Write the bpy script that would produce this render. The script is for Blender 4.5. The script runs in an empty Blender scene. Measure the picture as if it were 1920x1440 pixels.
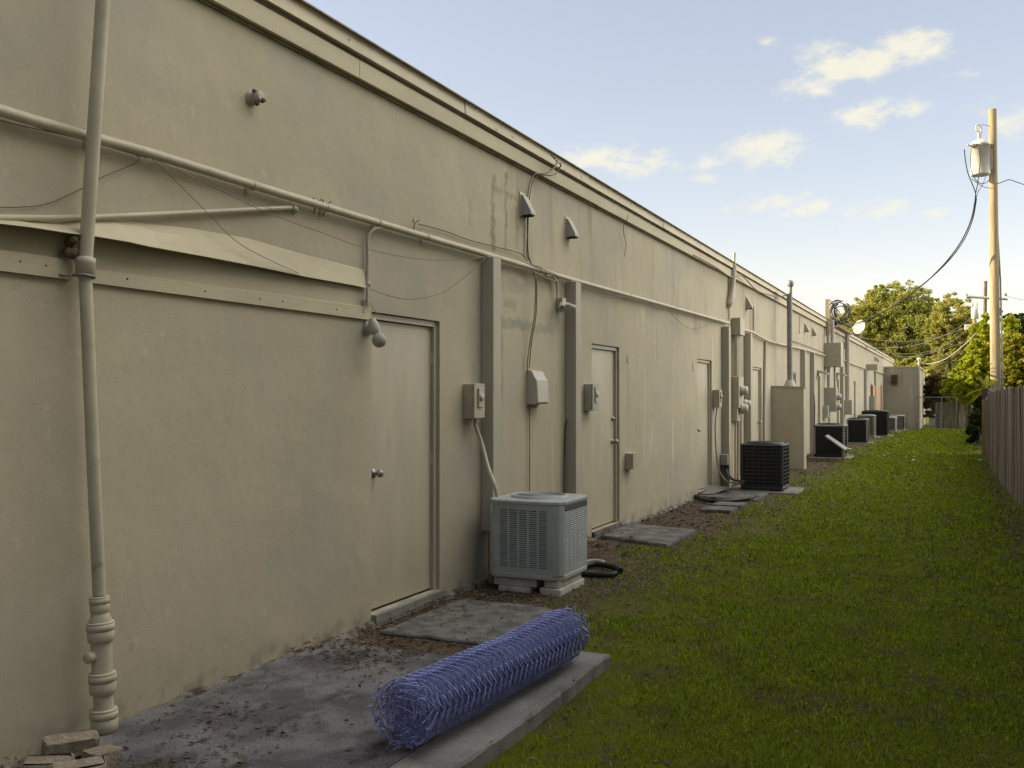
import bpy, math, random
import numpy as np
from mathutils import Vector, Matrix
random.seed(7); rng = np.random.default_rng(7)
R = math.radians
S = bpy.context.scene
C = S.collection

# ------------------------------------------------------------ camera
F, CX, CY = 1800.0, 960.0, 720.0
TH, PITCH = R(24.755), R(0.70)
CAM = Vector((3.8, 0.0, 1.66))
cd = bpy.data.cameras.new('camera'); cam = bpy.data.objects.new('camera', cd); C.objects.link(cam)
cam.location = CAM; cam.rotation_euler = (R(90) + PITCH, 0, TH)
cd.sensor_width = 36; cd.lens = 36 * F / 1920; cd.clip_end = 2000; cd.clip_start = .05
S.camera = cam
FW = Vector((-math.sin(TH) * math.cos(PITCH), math.cos(TH) * math.cos(PITCH), math.sin(PITCH)))
RT = Vector((math.cos(TH), math.sin(TH), 0)); UP = RT.cross(FW)

def ray(px, py): return FW + RT * ((px - CX) / F) - UP * ((py - CY) / F)
def P(px, py, X=0.0):                      # where the ray through a photo pixel meets the plane x = X
    d = ray(px, py); t = (X - CAM.x) / d.x; return CAM + d * t
def G(px, py, z=0.0):
    d = ray(px, py); t = (z - CAM.z) / d.z; return CAM + d * t
def AT(px, py, dep): return CAM + ray(px, py) * dep
def PX(x, y, z):                           # photo pixel of a world point
    d = Vector((x, y, z)) - CAM; k = d.dot(FW); return CX + F*d.dot(RT)/k, CY - F*d.dot(UP)/k
def AY(px, py, Y):
    d = ray(px, py); return CAM + d * (Y / d.y)

# ------------------------------------------------------------ world, sun, exposure
SUN_EL, BETA = R(21.5), R(17)
sv = Vector((-math.cos(BETA) * math.cos(SUN_EL), -math.sin(BETA) * math.cos(SUN_EL), math.sin(SUN_EL)))
W = bpy.data.worlds.new('World'); S.world = W; W.use_nodes = True
nt = W.node_tree; nt.nodes.clear()
def N(t, **k):
    n = nt.nodes.new(t)
    for a, b in k.items(): setattr(n, a, b)
    return n
def M(op, a, b=None, c=None):
    n = nt.nodes.new('ShaderNodeMath'); n.operation = op
    for i, v in enumerate((a, b, c)):
        if v is None: continue
        if isinstance(v, (int, float)): n.inputs[i].default_value = v
        else: nt.links.new(v, n.inputs[i])
    return n.outputs[0]
sky = N('ShaderNodeTexSky', sky_type='NISHITA'); sky.sun_disc = False
sky.sun_elevation = SUN_EL; sky.sun_rotation = math.atan2(sv.x, sv.y)
sky.air_density = 1.0; sky.dust_density = .7; sky.ozone_density = 1.6
geo = N('ShaderNodeNewGeometry'); sep = N('ShaderNodeSeparateXYZ')
tc = N('ShaderNodeTexCoord'); nt.links.new(tc.outputs['Generated'], sep.inputs[0])
az = M('ARCTAN2', sep.outputs[0], sep.outputs[1]); el = M('ARCSINE', sep.outputs[2])
# clouds: (px, py, rx, ry, weight) centres in sky directions
CL = [(1600,118,95,40,1.0),(1710,95,75,32,1.0),(1530,158,60,22,.9),(1645,212,72,26,1.0),(1150,300,125,28,.95),(1180,285,40,24,.8),
      (1430,282,75,32,.95),(1360,300,90,18,.7),(1440,385,62,24,.8),(1520,380,40,24,.85),(1640,392,75,22,.72),(1752,400,28,13,.7),
      (1890,225,90,34,.75),(1432,76,26,14,.7),(1330,335,40,12,.6),(1830,230,70,20,.55),(1390,395,70,14,.5),(1800,140,40,14,.45),(1320,100,20,10,.4)]
nz = N('ShaderNodeTexNoise'); nz.inputs['Scale'].default_value = 26; nz.inputs['Detail'].default_value = 7; nz.inputs['Roughness'].default_value = .62
mpn = N('ShaderNodeMapping'); mpn.inputs['Scale'].default_value = (1, 1, 1.9)
nt.links.new(tc.outputs['Generated'], mpn.inputs[0]); nt.links.new(mpn.outputs[0], nz.inputs['Vector'])
nz2 = N('ShaderNodeTexNoise'); nz2.inputs['Scale'].default_value = 9; nz2.inputs['Detail'].default_value = 3
nt.links.new(tc.outputs['Generated'], nz2.inputs['Vector'])
acc = None
for (px, py, rx, ry, w) in CL:
    d = ray(px, py).normalized(); a0 = math.atan2(d.x, d.y); e0 = math.asin(d.z)
    dist = M('ADD', M('POWER', M('MULTIPLY', M('SUBTRACT', az, a0), F * .93 / rx), 2.0), M('POWER', M('MULTIPLY', M('SUBTRACT', el, e0), F * .95 / ry), 2.0))
    g = M('MULTIPLY', M('EXPONENT', M('MULTIPLY', dist, -.75)), w)
    acc = g if acc is None else M('MAXIMUM', acc, g)
dens = M('ADD', acc, M('MULTIPLY', M('MULTIPLY', M('SUBTRACT', nz.outputs[0], .52), 3.0), M('POWER', acc, .6)))
mr = N('ShaderNodeMapRange', interpolation_type='SMOOTHSTEP'); nt.links.new(dens, mr.inputs[0])
mr.inputs[1].default_value = .30; mr.inputs[2].default_value = 1.05; mr.inputs[4].default_value = .85
# thin veil lower in the sky
mx = N('ShaderNodeMix', data_type='RGBA'); nt.links.new(mr.outputs[0], mx.inputs[0])
tint = N('ShaderNodeMix', data_type='RGBA', blend_type='MULTIPLY'); tint.inputs[0].default_value = 1
nt.links.new(sky.outputs[0], tint.inputs[6]); tint.inputs[7].default_value = (1.38, 1.0, .80, 1)      # hazy, slightly warm air
# bright cloud bank added out of view, right of the frame, to light the wall
ea = N('ShaderNodeVectorMath', operation='DOT_PRODUCT'); nt.links.new(tc.outputs['Generated'], ea.inputs[0]); ea.inputs[1].default_value = Vector((.64, .60, .46)).normalized()
er = N('ShaderNodeMapRange', interpolation_type='SMOOTHSTEP'); nt.links.new(M('ADD', ea.outputs['Value'], M('MULTIPLY', M('SUBTRACT', nz2.outputs[0], .5), .9)), er.inputs[0])
er.inputs[1].default_value = .45; er.inputs[2].default_value = .88; er.inputs[4].default_value = .95
ez = N('ShaderNodeMapRange', interpolation_type='SMOOTHSTEP'); nt.links.new(az, ez.inputs[0]); ez.inputs[1].default_value = .14; ez.inputs[2].default_value = .42
veil = N('ShaderNodeMix', data_type='RGBA'); veil.inputs[0].default_value = .32; nt.links.new(tint.outputs[2], veil.inputs[6]); veil.inputs[7].default_value = (2.35, 2.6, 3.05, 1)
mb = N('ShaderNodeMix', data_type='RGBA'); nt.links.new(M('MULTIPLY', er.outputs[0], ez.outputs[0]), mb.inputs[0]); nt.links.new(veil.outputs[2], mb.inputs[6]); mb.inputs[7].default_value = (14.5, 14.0, 12.4, 1)
nt.links.new(mb.outputs[2], mx.inputs[6]); mx.inputs[7].default_value = (3.6, 3.45, 2.8, 1)
bg = N('ShaderNodeBackground'); nt.links.new(mx.outputs[2], bg.inputs[0]); bg.inputs[1].default_value = 0.13
wo = N('ShaderNodeOutputWorld'); nt.links.new(bg.outputs[0], wo.inputs[0])

sl = bpy.data.lights.new('sun', 'SUN'); sl.energy = 4.8; sl.angle = R(.5); sl.color = (1, .86, .62)
so = bpy.data.objects.new('sun', sl); C.objects.link(so); so.rotation_euler = sv.to_track_quat('Z', 'Y').to_euler()
S.view_settings.view_transform = 'Standard'; S.view_settings.look = 'None'
S.view_settings.exposure = 1.07; S.view_settings.gamma = 1
S.render.engine = 'CYCLES'; S.render.resolution_x = 1024; S.render.resolution_y = 768
S.cycles.max_bounces = 6; S.cycles.transparent_max_bounces = 8

# ------------------------------------------------------------ materials
MATS = {}
def pmat(name, c1, c2=None, scale=4., rough=.8, bump=0., bscale=80., metal=0., stretch=(1,1,1), detail=6, spec=.3, lo=.35, hi=.65,
         c3=None, s3=1., lo3=.55, hi3=.7, stretch3=(1,1,1), island=0., transl=0., coord='pos', fine=0.):
    m = bpy.data.materials.new(name); m.use_nodes = True; t = m.node_tree; b = t.nodes['Principled BSDF']
    L = t.links.new
    b.inputs['Roughness'].default_value = rough; b.inputs['Metallic'].default_value = metal
    b.inputs['Specular IOR Level'].default_value = spec
    if coord == 'pos': src = t.nodes.new('ShaderNodeNewGeometry').outputs['Position']
    else: src = t.nodes.new('ShaderNodeTexCoord').outputs['Object']
    def noise(sc, st, det=detail, rg=.6):
        mp = t.nodes.new('ShaderNodeMapping'); mp.inputs['Scale'].default_value = st; L(src, mp.inputs[0])
        n = t.nodes.new('ShaderNodeTexNoise'); n.inputs['Scale'].default_value = sc; n.inputs['Detail'].default_value = det
        n.inputs['Roughness'].default_value = rg; L(mp.outputs[0], n.inputs['Vector']); return n.outputs[0]
    def mrange(s, a, z, o0=0., o1=1.):
        n = t.nodes.new('ShaderNodeMapRange'); n.interpolation_type = 'SMOOTHSTEP'; L(s, n.inputs[0])
        n.inputs[1].default_value = a; n.inputs[2].default_value = z; n.inputs[3].default_value = o0; n.inputs[4].default_value = o1; return n.outputs[0]
    def mix(f, a, z, bt='MIX'):
        n = t.nodes.new('ShaderNodeMix'); n.data_type = 'RGBA'; n.blend_type = bt
        for i, v in ((0, f), (6, a), (7, z)):
            if isinstance(v, tuple): n.inputs[i].default_value = (*v, 1)
            elif isinstance(v, (int, float)): n.inputs[i].default_value = v
            else: L(v, n.inputs[i])
        return n.outputs[2]
    col = c1
    if c2: col = mix(mrange(noise(scale, stretch), lo, hi), c1, c2)
    if c3: col = mix(mrange(noise(s3, stretch3), lo3, hi3), col, c3)
    if fine:
        f = mrange(noise(bscale, (1,1,1), 3), .3, .7, 1 - fine, 1 + fine * .6)
        cc = t.nodes.new('ShaderNodeCombineColor')
        for i in range(3): L(f, cc.inputs[i])
        col = mix(1., col, cc.outputs[0], 'MULTIPLY')
    if island:
        g = t.nodes.new('ShaderNodeNewGeometry'); f = mrange(g.outputs['Random Per Island'], 0, 1, 1 - island, 1 + island)
        cc = t.nodes.new('ShaderNodeCombineColor')
        for i in range(3): L(f, cc.inputs[i])
        col = mix(1., col, cc.outputs[0], 'MULTIPLY')
    if isinstance(col, tuple): b.inputs['Base Color'].default_value = (*col, 1)
    else: L(col, b.inputs['Base Color'])
    if bump:
        bn = t.nodes.new('ShaderNodeBump'); bn.inputs['Strength'].default_value = bump; bn.inputs['Distance'].default_value = .01
        L(noise(bscale, stretch if stretch != (1,1,1) else (1,1,1), 4), bn.inputs['Height']); L(bn.outputs[0], b.inputs['Normal'])
    if transl:
        tr = t.nodes.new('ShaderNodeBsdfTranslucent'); ms = t.nodes.new('ShaderNodeMixShader'); ms.inputs[0].default_value = transl
        if isinstance(col, tuple): tr.inputs[0].default_value = (*col, 1)
        else: L(col, tr.inputs[0])
        out = t.nodes['Material Output']; L(b.outputs[0], ms.inputs[1]); L(tr.outputs[0], ms.inputs[2]); L(ms.outputs[0], out.inputs[0])
    MATS[name] = m; return m

BE = (.55, .485, .345)     # painted beige
BE2 = (.48, .425, .305)
mtrim = pmat('trim_paint', BE, BE2, 3., .7, .25, 60, stretch=(1, .25, 1), c3=(.27, .235, .16), s3=5., lo3=.62, hi3=.8, stretch3=(1, .3, 1.5))
mdrip = pmat('drip_paint', (.64,.56,.41), (.56,.49,.36), 1.5, .6, .1, 30, c3=(.25,.19,.12), s3=9, lo3=.64, hi3=.75)
mdoor = pmat('door_paint', (.51,.455,.34), (.455,.405,.305), 2.2, .45, .12, 35, spec=.45, stretch=(1,2,.5), c3=(.33,.29,.21), s3=3., lo3=.62, hi3=.8, stretch3=(1,2,.6))
mpil = pmat('pilaster_paint', (.48,.435,.345), (.42,.38,.30), 2., .6, .12, 40, stretch=(1,1,.4))
mpipe = pmat('pipe_paint', (.54,.48,.36), (.46,.41,.305), 6., .5, .08, 50, spec=.4, c3=(.30,.26,.19), s3=12, lo3=.6, hi3=.78)
mpvc = pmat('white_plastic_pipe', (.66,.62,.52), (.54,.50,.41), 9., .5, .05, 40)
mgap = pmat('dark_gap', (.02,.018,.015))
mbox = pmat('box_paint', (.46,.41,.30), (.40,.36,.265), 7., .5, .06, 60, spec=.4)
mboxg = pmat('grey_box', (.42,.395,.34), (.36,.335,.29), 6., .5, .06, 60, spec=.4)
mplast = pmat('grey_plastic', (.50,.47,.40), (.44,.41,.345), 5., .45, .04, 60)
mgalv = pmat('galvanised', (.27,.27,.26), (.19,.19,.185), 14., .5, .06, 60, metal=.3)
mknob = pmat('knob_metal', (.42,.40,.36), (.28,.27,.24), 30., .4, 0, metal=.6)
mblk = pmat('black_cable', (.018,.018,.02), (.03,.03,.03), 20., .55)
mbrn = pmat('brown_cable', (.10,.06,.035), (.17,.11,.07), 20., .7)
mwirep = pmat('painted_cable', (.30,.26,.185), (.20,.17,.12), 20., .7)
mthread = pmat('thread', (.22,.20,.16), None, rough=.8)
macg = pmat('unit_paint_grey', (.43,.455,.455), (.37,.395,.395), 5., .45, .03, 60, c3=(.20,.20,.17), s3=14, lo3=.62, hi3=.8)
macd = pmat('unit_paint_dark', (.035,.037,.045), (.055,.055,.06), 6., .45, .03, 50)
maci = pmat('coil', (.012,.014,.013), (.025,.028,.025), 120., .5, stretch=(1,1,.05))
macb = pmat('unit_paint_tan', (.32,.30,.24), (.25,.235,.19), 6., .5, .03, 50)
mblock = pmat('block_concrete', (.62,.60,.55), (.48,.46,.41), 9., .95, .6, 70, c3=(.17,.15,.12), s3=8, lo3=.58, hi3=.72, fine=.15)
mbrick = pmat('brick_stone', (.33,.27,.20), (.24,.20,.15), 14., .95, .7, 60, c3=(.40,.35,.28), s3=20, lo3=.55, hi3=.7, fine=.2)
mconc = pmat('slab_concrete', (.105,.098,.104), (.215,.205,.21), 2.6, .92, .8, 90, c3=(.075,.068,.06), s3=4.6, lo3=.53, hi3=.66, fine=.38, stretch3=(1,.55,1), detail=11, lo=.38, hi=.60)
mconc2 = pmat('pad_concrete', (.10,.096,.088), (.20,.19,.178), 6., .95, .5, 90, c3=(.07,.06,.05), s3=5., lo3=.55, hi3=.7, fine=.25)
mcurb = pmat('curb_concrete', (.30,.29,.27), (.21,.20,.185), 3., .95, .5, 90, c3=(.08,.07,.055), s3=6., lo3=.6, hi3=.75, fine=.2)
mlink = pmat('blue_vinyl', (.22,.25,.56), (.36,.39,.68), 25., .4, spec=.5, island=.35)
mfence = pmat('weathered_wood', (.27,.225,.17), (.15,.12,.09), 7., .95, .6, 40, stretch=(1,1,.09), c3=(.38,.33,.26), s3=5., lo3=.56, hi3=.74, stretch3=(1,2,.06), island=.32)
mfpost = pmat('tan_wood', (.28,.20,.09), (.19,.13,.06), 8., .9, .4, 40, stretch=(1,1,.1))
mpole = pmat('pole_wood', (.42,.34,.20), (.30,.24,.14), 16., .9, .7, 40, stretch=(1,1,.04), c3=(.16,.125,.08), s3=10, lo3=.6, hi3=.72, stretch3=(1,1,.05))
mtank = pmat('tank_grey', (.60,.60,.52), (.52,.52,.45), 4., .4, spec=.5)
mporc = pmat('porcelain', (.55,.50,.40), None, rough=.3)
mdish = pmat('dish_paint', (.50,.47,.37), None, rough=.4)
mbark = pmat('bark', (.13,.10,.07), (.07,.055,.04), 9., .95, .8, 30, stretch=(1,1,.3))
mnest = pmat('mud', (.12,.085,.05), (.20,.15,.09), 40., .95, 1., 90)
mwhite = pmat('white_box', (.55,.56,.55), None, rough=.5)
mrust = pmat('rust_pipe', (.32,.20,.13), (.42,.34,.25), 14., .8, .1, 60)
mwb = pmat('window_dark', (.05,.035,.025), (.09,.06,.03), 10., .4)
mor = pmat('orange_wood', (.42,.20,.06), None, rough=.7)
mlitter = pmat('dead_leaf', (.07,.047,.03), (.15,.11,.07), 3., .9, island=.5)
mpaper = pmat('paper_scrap', (.62,.62,.58), None, rough=.8, island=.2)
mred = pmat('label_red', (.11,.06,.07), (.12,.12,.15), 30., .5)
mroof = pmat('roof_membrane', (.30,.29,.27), (.22,.21,.2), 2., .9)

def wall_mat():
    m = bpy.data.materials.new('stucco'); m.use_nodes = True; t = m.node_tree; L = t.links.new
    b = t.nodes['Principled BSDF']; b.inputs['Roughness'].default_value = .82; b.inputs['Specular IOR Level'].default_value = .22
    pos = t.nodes.new('ShaderNodeNewGeometry').outputs['Position']
    sp = t.nodes.new('ShaderNodeSeparateXYZ'); L(pos, sp.inputs[0])
    def noise(sc, st=(1,1,1), det=5, rg=.6, off=(0,0,0)):
        mp = t.nodes.new('ShaderNodeMapping'); mp.inputs['Scale'].default_value = st; mp.inputs['Location'].default_value = off; L(pos, mp.inputs[0])
        n = t.nodes.new('ShaderNodeTexNoise'); n.inputs['Scale'].default_value = sc; n.inputs['Detail'].default_value = det
        n.inputs['Roughness'].default_value = rg; L(mp.outputs[0], n.inputs['Vector']); return n.outputs[0]
    def mrange(s, a, z, o0=0., o1=1.):
        n = t.nodes.new('ShaderNodeMapRange'); n.interpolation_type = 'SMOOTHSTEP'; L(s, n.inputs[0])
        for i, v in zip((1,2,3,4), (a, z, o0, o1)): n.inputs[i].default_value = v
        return n.outputs[0]
    def mul(a, c):
        n = t.nodes.new('ShaderNodeMath'); n.operation = 'MULTIPLY'
        for i, v in enumerate((a, c)):
            if isinstance(v, (int, float)): n.inputs[i].default_value = v
            else: L(v, n.inputs[i])
        return n.outputs[0]
    def mix(f, a, z):
        n = t.nodes.new('ShaderNodeMix'); n.data_type = 'RGBA'
        for i, v in ((0, f), (6, a), (7, z)):
            if isinstance(v, tuple): n.inputs[i].default_value = (*v, 1)
            elif isinstance(v, (int, float)): n.inputs[i].default_value = v
            else: L(v, n.inputs[i])
        return n.outputs[2]
    c = mix(mrange(noise(.7), .35, .65), (.52,.46,.335), (.465,.412,.305))
    c = mix(mrange(noise(2.3, (1,1,.7), 6), .52, .72, 0, .55), c, (.47,.42,.33))
    c = mix(mrange(noise(6., (1,1,.5), 6), .60, .75, 0, .35), c, (.66,.59,.45))
    c = mix(mrange(noise(9., (1,1,1), 2, .5, (4,4,4)), .73, .77, 0, .5), c, (.33,.31,.27))
    c = mix(mrange(noise(70., (1,1,1), 3, .7), .35, .65, .16, 0), c, (.26,.23,.17))
    c = mix(mrange(noise(22., (1,1,.8), 5, .7, (2,2,2)), .50, .75, 0, .35), c, (.36,.32,.24))
    c = mix(mrange(noise(13., (1,1,.8), 4, .7, (6,2,9)), .60, .72, 0, .30), c, (.70,.64,.51))
    # rain streaks under the eaves, stronger along the middle of the wall
    yb = mrange(sp.outputs[1], 7.2, 9.5); zt = mrange(sp.outputs[2], 2.5, 3.9)
    st = mrange(noise(3.4, (1,1,.11), 6, .65), .52, .68)
    c = mix(mul(mul(mul(st, yb), zt), .62), c, (.25,.20,.125))
    st2 = mrange(noise(7., (1,1,.07), 5, .6, (3,5,0)), .55, .7)
    c = mix(mul(mul(st2, yb), .45), c, (.29,.25,.18))
    st3 = mrange(noise(5., (1,1,.12), 5, .6, (9,2,4)), .58, .72)
    c = mix(mul(mul(st3, yb), .7), c, (.70,.65,.54))
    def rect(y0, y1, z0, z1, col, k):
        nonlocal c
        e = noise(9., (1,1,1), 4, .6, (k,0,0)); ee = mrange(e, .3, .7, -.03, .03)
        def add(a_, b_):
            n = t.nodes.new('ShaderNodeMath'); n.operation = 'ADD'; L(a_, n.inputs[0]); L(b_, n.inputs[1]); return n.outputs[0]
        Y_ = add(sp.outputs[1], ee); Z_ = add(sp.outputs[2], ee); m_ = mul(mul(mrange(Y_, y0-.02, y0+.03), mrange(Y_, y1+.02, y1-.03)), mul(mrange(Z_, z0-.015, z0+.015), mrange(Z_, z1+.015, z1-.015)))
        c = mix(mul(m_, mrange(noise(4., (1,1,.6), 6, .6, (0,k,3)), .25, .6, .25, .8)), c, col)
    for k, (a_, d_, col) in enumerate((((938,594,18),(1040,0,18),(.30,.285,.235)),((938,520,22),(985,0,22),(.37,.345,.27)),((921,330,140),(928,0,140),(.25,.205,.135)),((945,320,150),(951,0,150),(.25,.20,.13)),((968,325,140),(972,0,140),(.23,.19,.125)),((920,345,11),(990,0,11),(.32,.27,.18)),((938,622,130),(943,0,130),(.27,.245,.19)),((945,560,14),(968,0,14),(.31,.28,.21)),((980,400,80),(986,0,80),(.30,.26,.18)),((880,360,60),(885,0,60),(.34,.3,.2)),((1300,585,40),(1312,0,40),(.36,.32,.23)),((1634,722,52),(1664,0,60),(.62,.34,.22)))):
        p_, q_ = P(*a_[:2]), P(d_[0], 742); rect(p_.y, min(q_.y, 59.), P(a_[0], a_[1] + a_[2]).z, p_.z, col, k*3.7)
    # splash and dirt near the ground
    c = mix(mul(mrange(noise(5., (1,1,1), 6), .44, .62), mrange(sp.outputs[2], .22, .0)), c, (.24,.215,.175))
    c = mix(mul(mrange(noise(1.2, (1,1,1), 6, .6, (7,7,2)), .44, .62), mrange(noise(.8, (1,1,1), 4, .6, (1,3,2)), .35, .55, 0, .6)), c, (.385,.36,.31))
    L(c, b.inputs['Base Color'])
    bn = t.nodes.new('ShaderNodeBump'); bn.inputs['Strength'].default_value = .34; bn.inputs['Distance'].default_value = .006
    L(noise(85., (1,1,1), 5, .7), bn.inputs['Height'])
    b2 = t.nodes.new('ShaderNodeBump'); b2.inputs['Strength'].default_value = .35; b2.inputs['Distance'].default_value = .05
    L(noise(2.1, (1,1,1), 3, .5, (1,4,2)), b2.inputs['Height']); L(bn.outputs[0], b2.inputs['Normal']); L(b2.outputs[0], b.inputs['Normal'])
    return m
mwall = wall_mat()

def lawn_mat():
    m = bpy.data.materials.new('lawn_soil'); m.use_nodes = True; t = m.node_tree; L = t.links.new
    b = t.nodes['Principled BSDF']; b.inputs['Roughness'].default_value = .95; b.inputs['Specular IOR Level'].default_value = .1
    pos = t.nodes.new('ShaderNodeNewGeometry').outputs['Position']; sp = t.nodes.new('ShaderNodeSeparateXYZ'); L(pos, sp.inputs[0])
    def noise(sc, det=6, off=(0,0,0)):
        mp = t.nodes.new('ShaderNodeMapping'); mp.inputs['Location'].default_value = off; L(pos, mp.inputs[0])
        n = t.nodes.new('ShaderNodeTexNoise'); n.inputs['Scale'].default_value = sc; n.inputs['Detail'].default_value = det; n.inputs['Roughness'].default_value = .65
        L(mp.outputs[0], n.inputs['Vector']); return n.outputs[0]
    def mrange(s, a, z, o0=0., o1=1.):
        n = t.nodes.new('ShaderNodeMapRange'); n.interpolation_type = 'SMOOTHSTEP'; L(s, n.inputs[0])
        for i, v in zip((1,2,3,4), (a, z, o0, o1)): n.inputs[i].default_value = v
        return n.outputs[0]
    def mix(f, a, z):
        n = t.nodes.new('ShaderNodeMix'); n.data_type = 'RGBA'
        for i, v in ((0, f), (6, a), (7, z)):
            if isinstance(v, tuple): n.inputs[i].default_value = (*v, 1)
            elif isinstance(v, (int, float)): n.inputs[i].default_value = v
            else: L(v, n.inputs[i])
        return n.outputs[2]
    c = mix(mrange(noise(30.), .4, .6), (.10,.125,.004), (.13,.14,.010))
    c = mix(mrange(noise(1.3), .5, .68, 0, .7), c, (.085,.07,.03))
    # bare dirt beside the wall and by the fence
    ad = t.nodes.new('ShaderNodeMath'); ad.operation = 'MULTIPLY_ADD'; L(noise(1.1, 7, (4,2,0)), ad.inputs[0]); ad.inputs[1].default_value = -2.4; L(sp.outputs[0], ad.inputs[2])
    c = mix(mrange(noise(2.2, 7, (8,3,0)), .52, .64, 0, .8), c, (.10,.075,.04))
    c = mix(mrange(noise(9., 5, (3,8,0)), .56, .66, 0, .6), c, (.11,.085,.035))
    dirt = mix(mrange(noise(14.), .35, .65), (.075,.052,.034), (.14,.105,.072))
    dirt = mix(mrange(noise(60., 3), .6, .72), dirt, (.22,.19,.15))
    c = mix(mrange(ad.outputs[0], .55, -.15), c, dirt)
    c = mix(mrange(sp.outputs[0], 4.1, 4.6, 0, .75), c, dirt)
    L(c, b.inputs['Base Color'])
    bn = t.nodes.new('ShaderNodeBump'); bn.inputs['Strength'].default_value = .8; bn.inputs['Distance'].default_value = .03
    L(noise(40.), bn.inputs['Height']); L(bn.outputs[0], b.inputs['Normal'])
    return m
mlawn = lawn_mat()

# ------------------------------------------------------------ mesh helpers
class MB:
    def __init__(s): s.v = []; s.f = []; s.sm = []
    def add(s, vs, fs, smooth=False):
        o = len(s.v); s.v += [tuple(v) for v in vs]; s.f += [tuple(i + o for i in f) for f in fs]; s.sm += [smooth] * len(fs); return s
    def box(s, a, b):
        x0, y0, z0 = (min(a[i], b[i]) for i in range(3)); x1, y1, z1 = (max(a[i], b[i]) for i in range(3))
        return s.add([(x0,y0,z0),(x1,y0,z0),(x1,y1,z0),(x0,y1,z0),(x0,y0,z1),(x1,y0,z1),(x1,y1,z1),(x0,y1,z1)],
                     [(0,3,2,1),(4,5,6,7),(0,1,5,4),(1,2,6,5),(2,3,7,6),(3,0,4,7)])
    def bbox(s, a, b, c=.01):      # box with chamfered vertical and top edges
        x0, y0, z0 = (min(a[i], b[i]) for i in range(3)); x1, y1, z1 = (max(a[i], b[i]) for i in range(3))
        def ring(z, k): return [(x0+k+c*0,y0+c+k,z),(x0+c+k,y0+k,z),(x1-c-k,y0+k,z),(x1-k,y0+c+k,z),(x1-k,y1-c-k,z),(x1-c-k,y1-k,z),(x0+c+k,y1-k,z),(x0+k,y1-c-k,z)]
        rs = [ring(z0 + c * .0, c * .6), ring(z0 + c * .6, 0), ring(z1 - c * .6, 0), ring(z1, c * .6)]
        return s.loft(rs, True)
    def loft(s, rings, caps=True, smooth=False, closed=True):
        n = len(rings[0]); vs = [p for r in rings for p in r]; fs = []
        for i in range(len(rings) - 1):
            for j in range(n if closed else n - 1):
                k = (j + 1) % n; fs.append((i*n+j, i*n+k, (i+1)*n+k, (i+1)*n+j))
        o = len(s.v); s.add(vs, fs, smooth)
        if caps: s.add(rings[0], [tuple(range(n))[::-1]]); s.add(rings[-1], [tuple(range(n))])
        return s
    def tube(s, pts, r, n=8, caps=True, smooth=True):
        pts = [Vector(p) for p in pts]; m = len(pts); rr = r if isinstance(r, (list, tuple)) else [r] * m
        rings = []; u = None
        for i, p in enumerate(pts):
            t = (pts[min(i+1, m-1)] - pts[max(i-1, 0)]).normalized()
            if u is None: u = t.cross(Vector((0,0,1)) if abs(t.z) < .9 else Vector((1,0,0))).normalized()
            else:
                u = (u - t * u.dot(t)); u = u.normalized() if u.length > 1e-6 else t.orthogonal().normalized()
            w = t.cross(u)
            rings.append([p + (u * math.cos(a) + w * math.sin(a)) * rr[i] for a in (2*math.pi*k/n for k in range(n))])
        return s.loft(rings, caps, smooth)
    def lathe(s, o, axis, prof, n=20, smooth=True):   # prof [(dist along axis, radius)]
        o = Vector(o); axis = Vector(axis).normalized(); u = axis.orthogonal().normalized(); w = axis.cross(u)
        rings = [[o + axis * h + (u * math.cos(a) + w * math.sin(a)) * max(r, 1e-4) for a in (2*math.pi*k/n for k in range(n))] for h, r in prof]
        return s.loft(rings, True, smooth)
    def sphere(s, c, r, n=14, sq=(1,1,1)):
        c = Vector(c); rings = []
        for i in range(n // 2 + 1):
            a = math.pi * i / (n // 2) - math.pi / 2; rad = max(math.cos(a), .02) * r
            rings.append([c + Vector((rad * math.cos(b) * sq[0], rad * math.sin(b) * sq[1], r * math.sin(a) * sq[2])) for b in (2*math.pi*k/n for k in range(n))])
        return s.loft(rings, True, True)
    def prism(s, poly, d):          # poly of 3D points, extruded by vector d
        poly = [Vector(p) for p in poly]; d = Vector(d); return s.loft([poly, [p + d for p in poly]], True)
    def build(s, name, mat, parent=None, label=None, cat=None, group=None, kind=None, origin=None, quads=None):
        me = bpy.data.meshes.new(name)
        V = np.array(s.v, dtype=float)
        if parent is not None: o = WL[parent.name]
        elif origin is not None: o = Vector(origin)
        else: mn, mxx = V.min(0), V.max(0); o = Vector(((mn[0]+mxx[0])/2, (mn[1]+mxx[1])/2, mn[2]))
        me.from_pydata([tuple(p) for p in (V - np.array(o))], [], s.f)
        me.polygons.foreach_set('use_smooth', s.sm)
        me.materials.append(mat); me.update()
        import bmesh
        if len(s.f) < 30000:
            bm = bmesh.new(); bm.from_mesh(me)
            bmesh.ops.recalc_face_normals(bm, faces=bm.faces); bm.to_mesh(me); bm.free()
        ob = bpy.data.objects.new(name, me); C.objects.link(ob); WL[ob.name] = o
        if parent is not None:
            ob.parent = parent
        else: ob.location = o
        tag(ob, label, cat, group, kind); return ob
WL = {}
def tag(o, label=None, cat=None, group=None, kind=None):
    if label: o['label'] = label
    if cat: o['category'] = cat
    if group: o['group'] = group
    if kind: o['kind'] = kind
def thing(name, label, cat, loc, group=None):
    o = bpy.data.objects.new(name, None); C.objects.link(o); o.location = loc; o.empty_display_size = .1
    WL[o.name] = Vector(loc); tag(o, label, cat, group); return o
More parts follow.
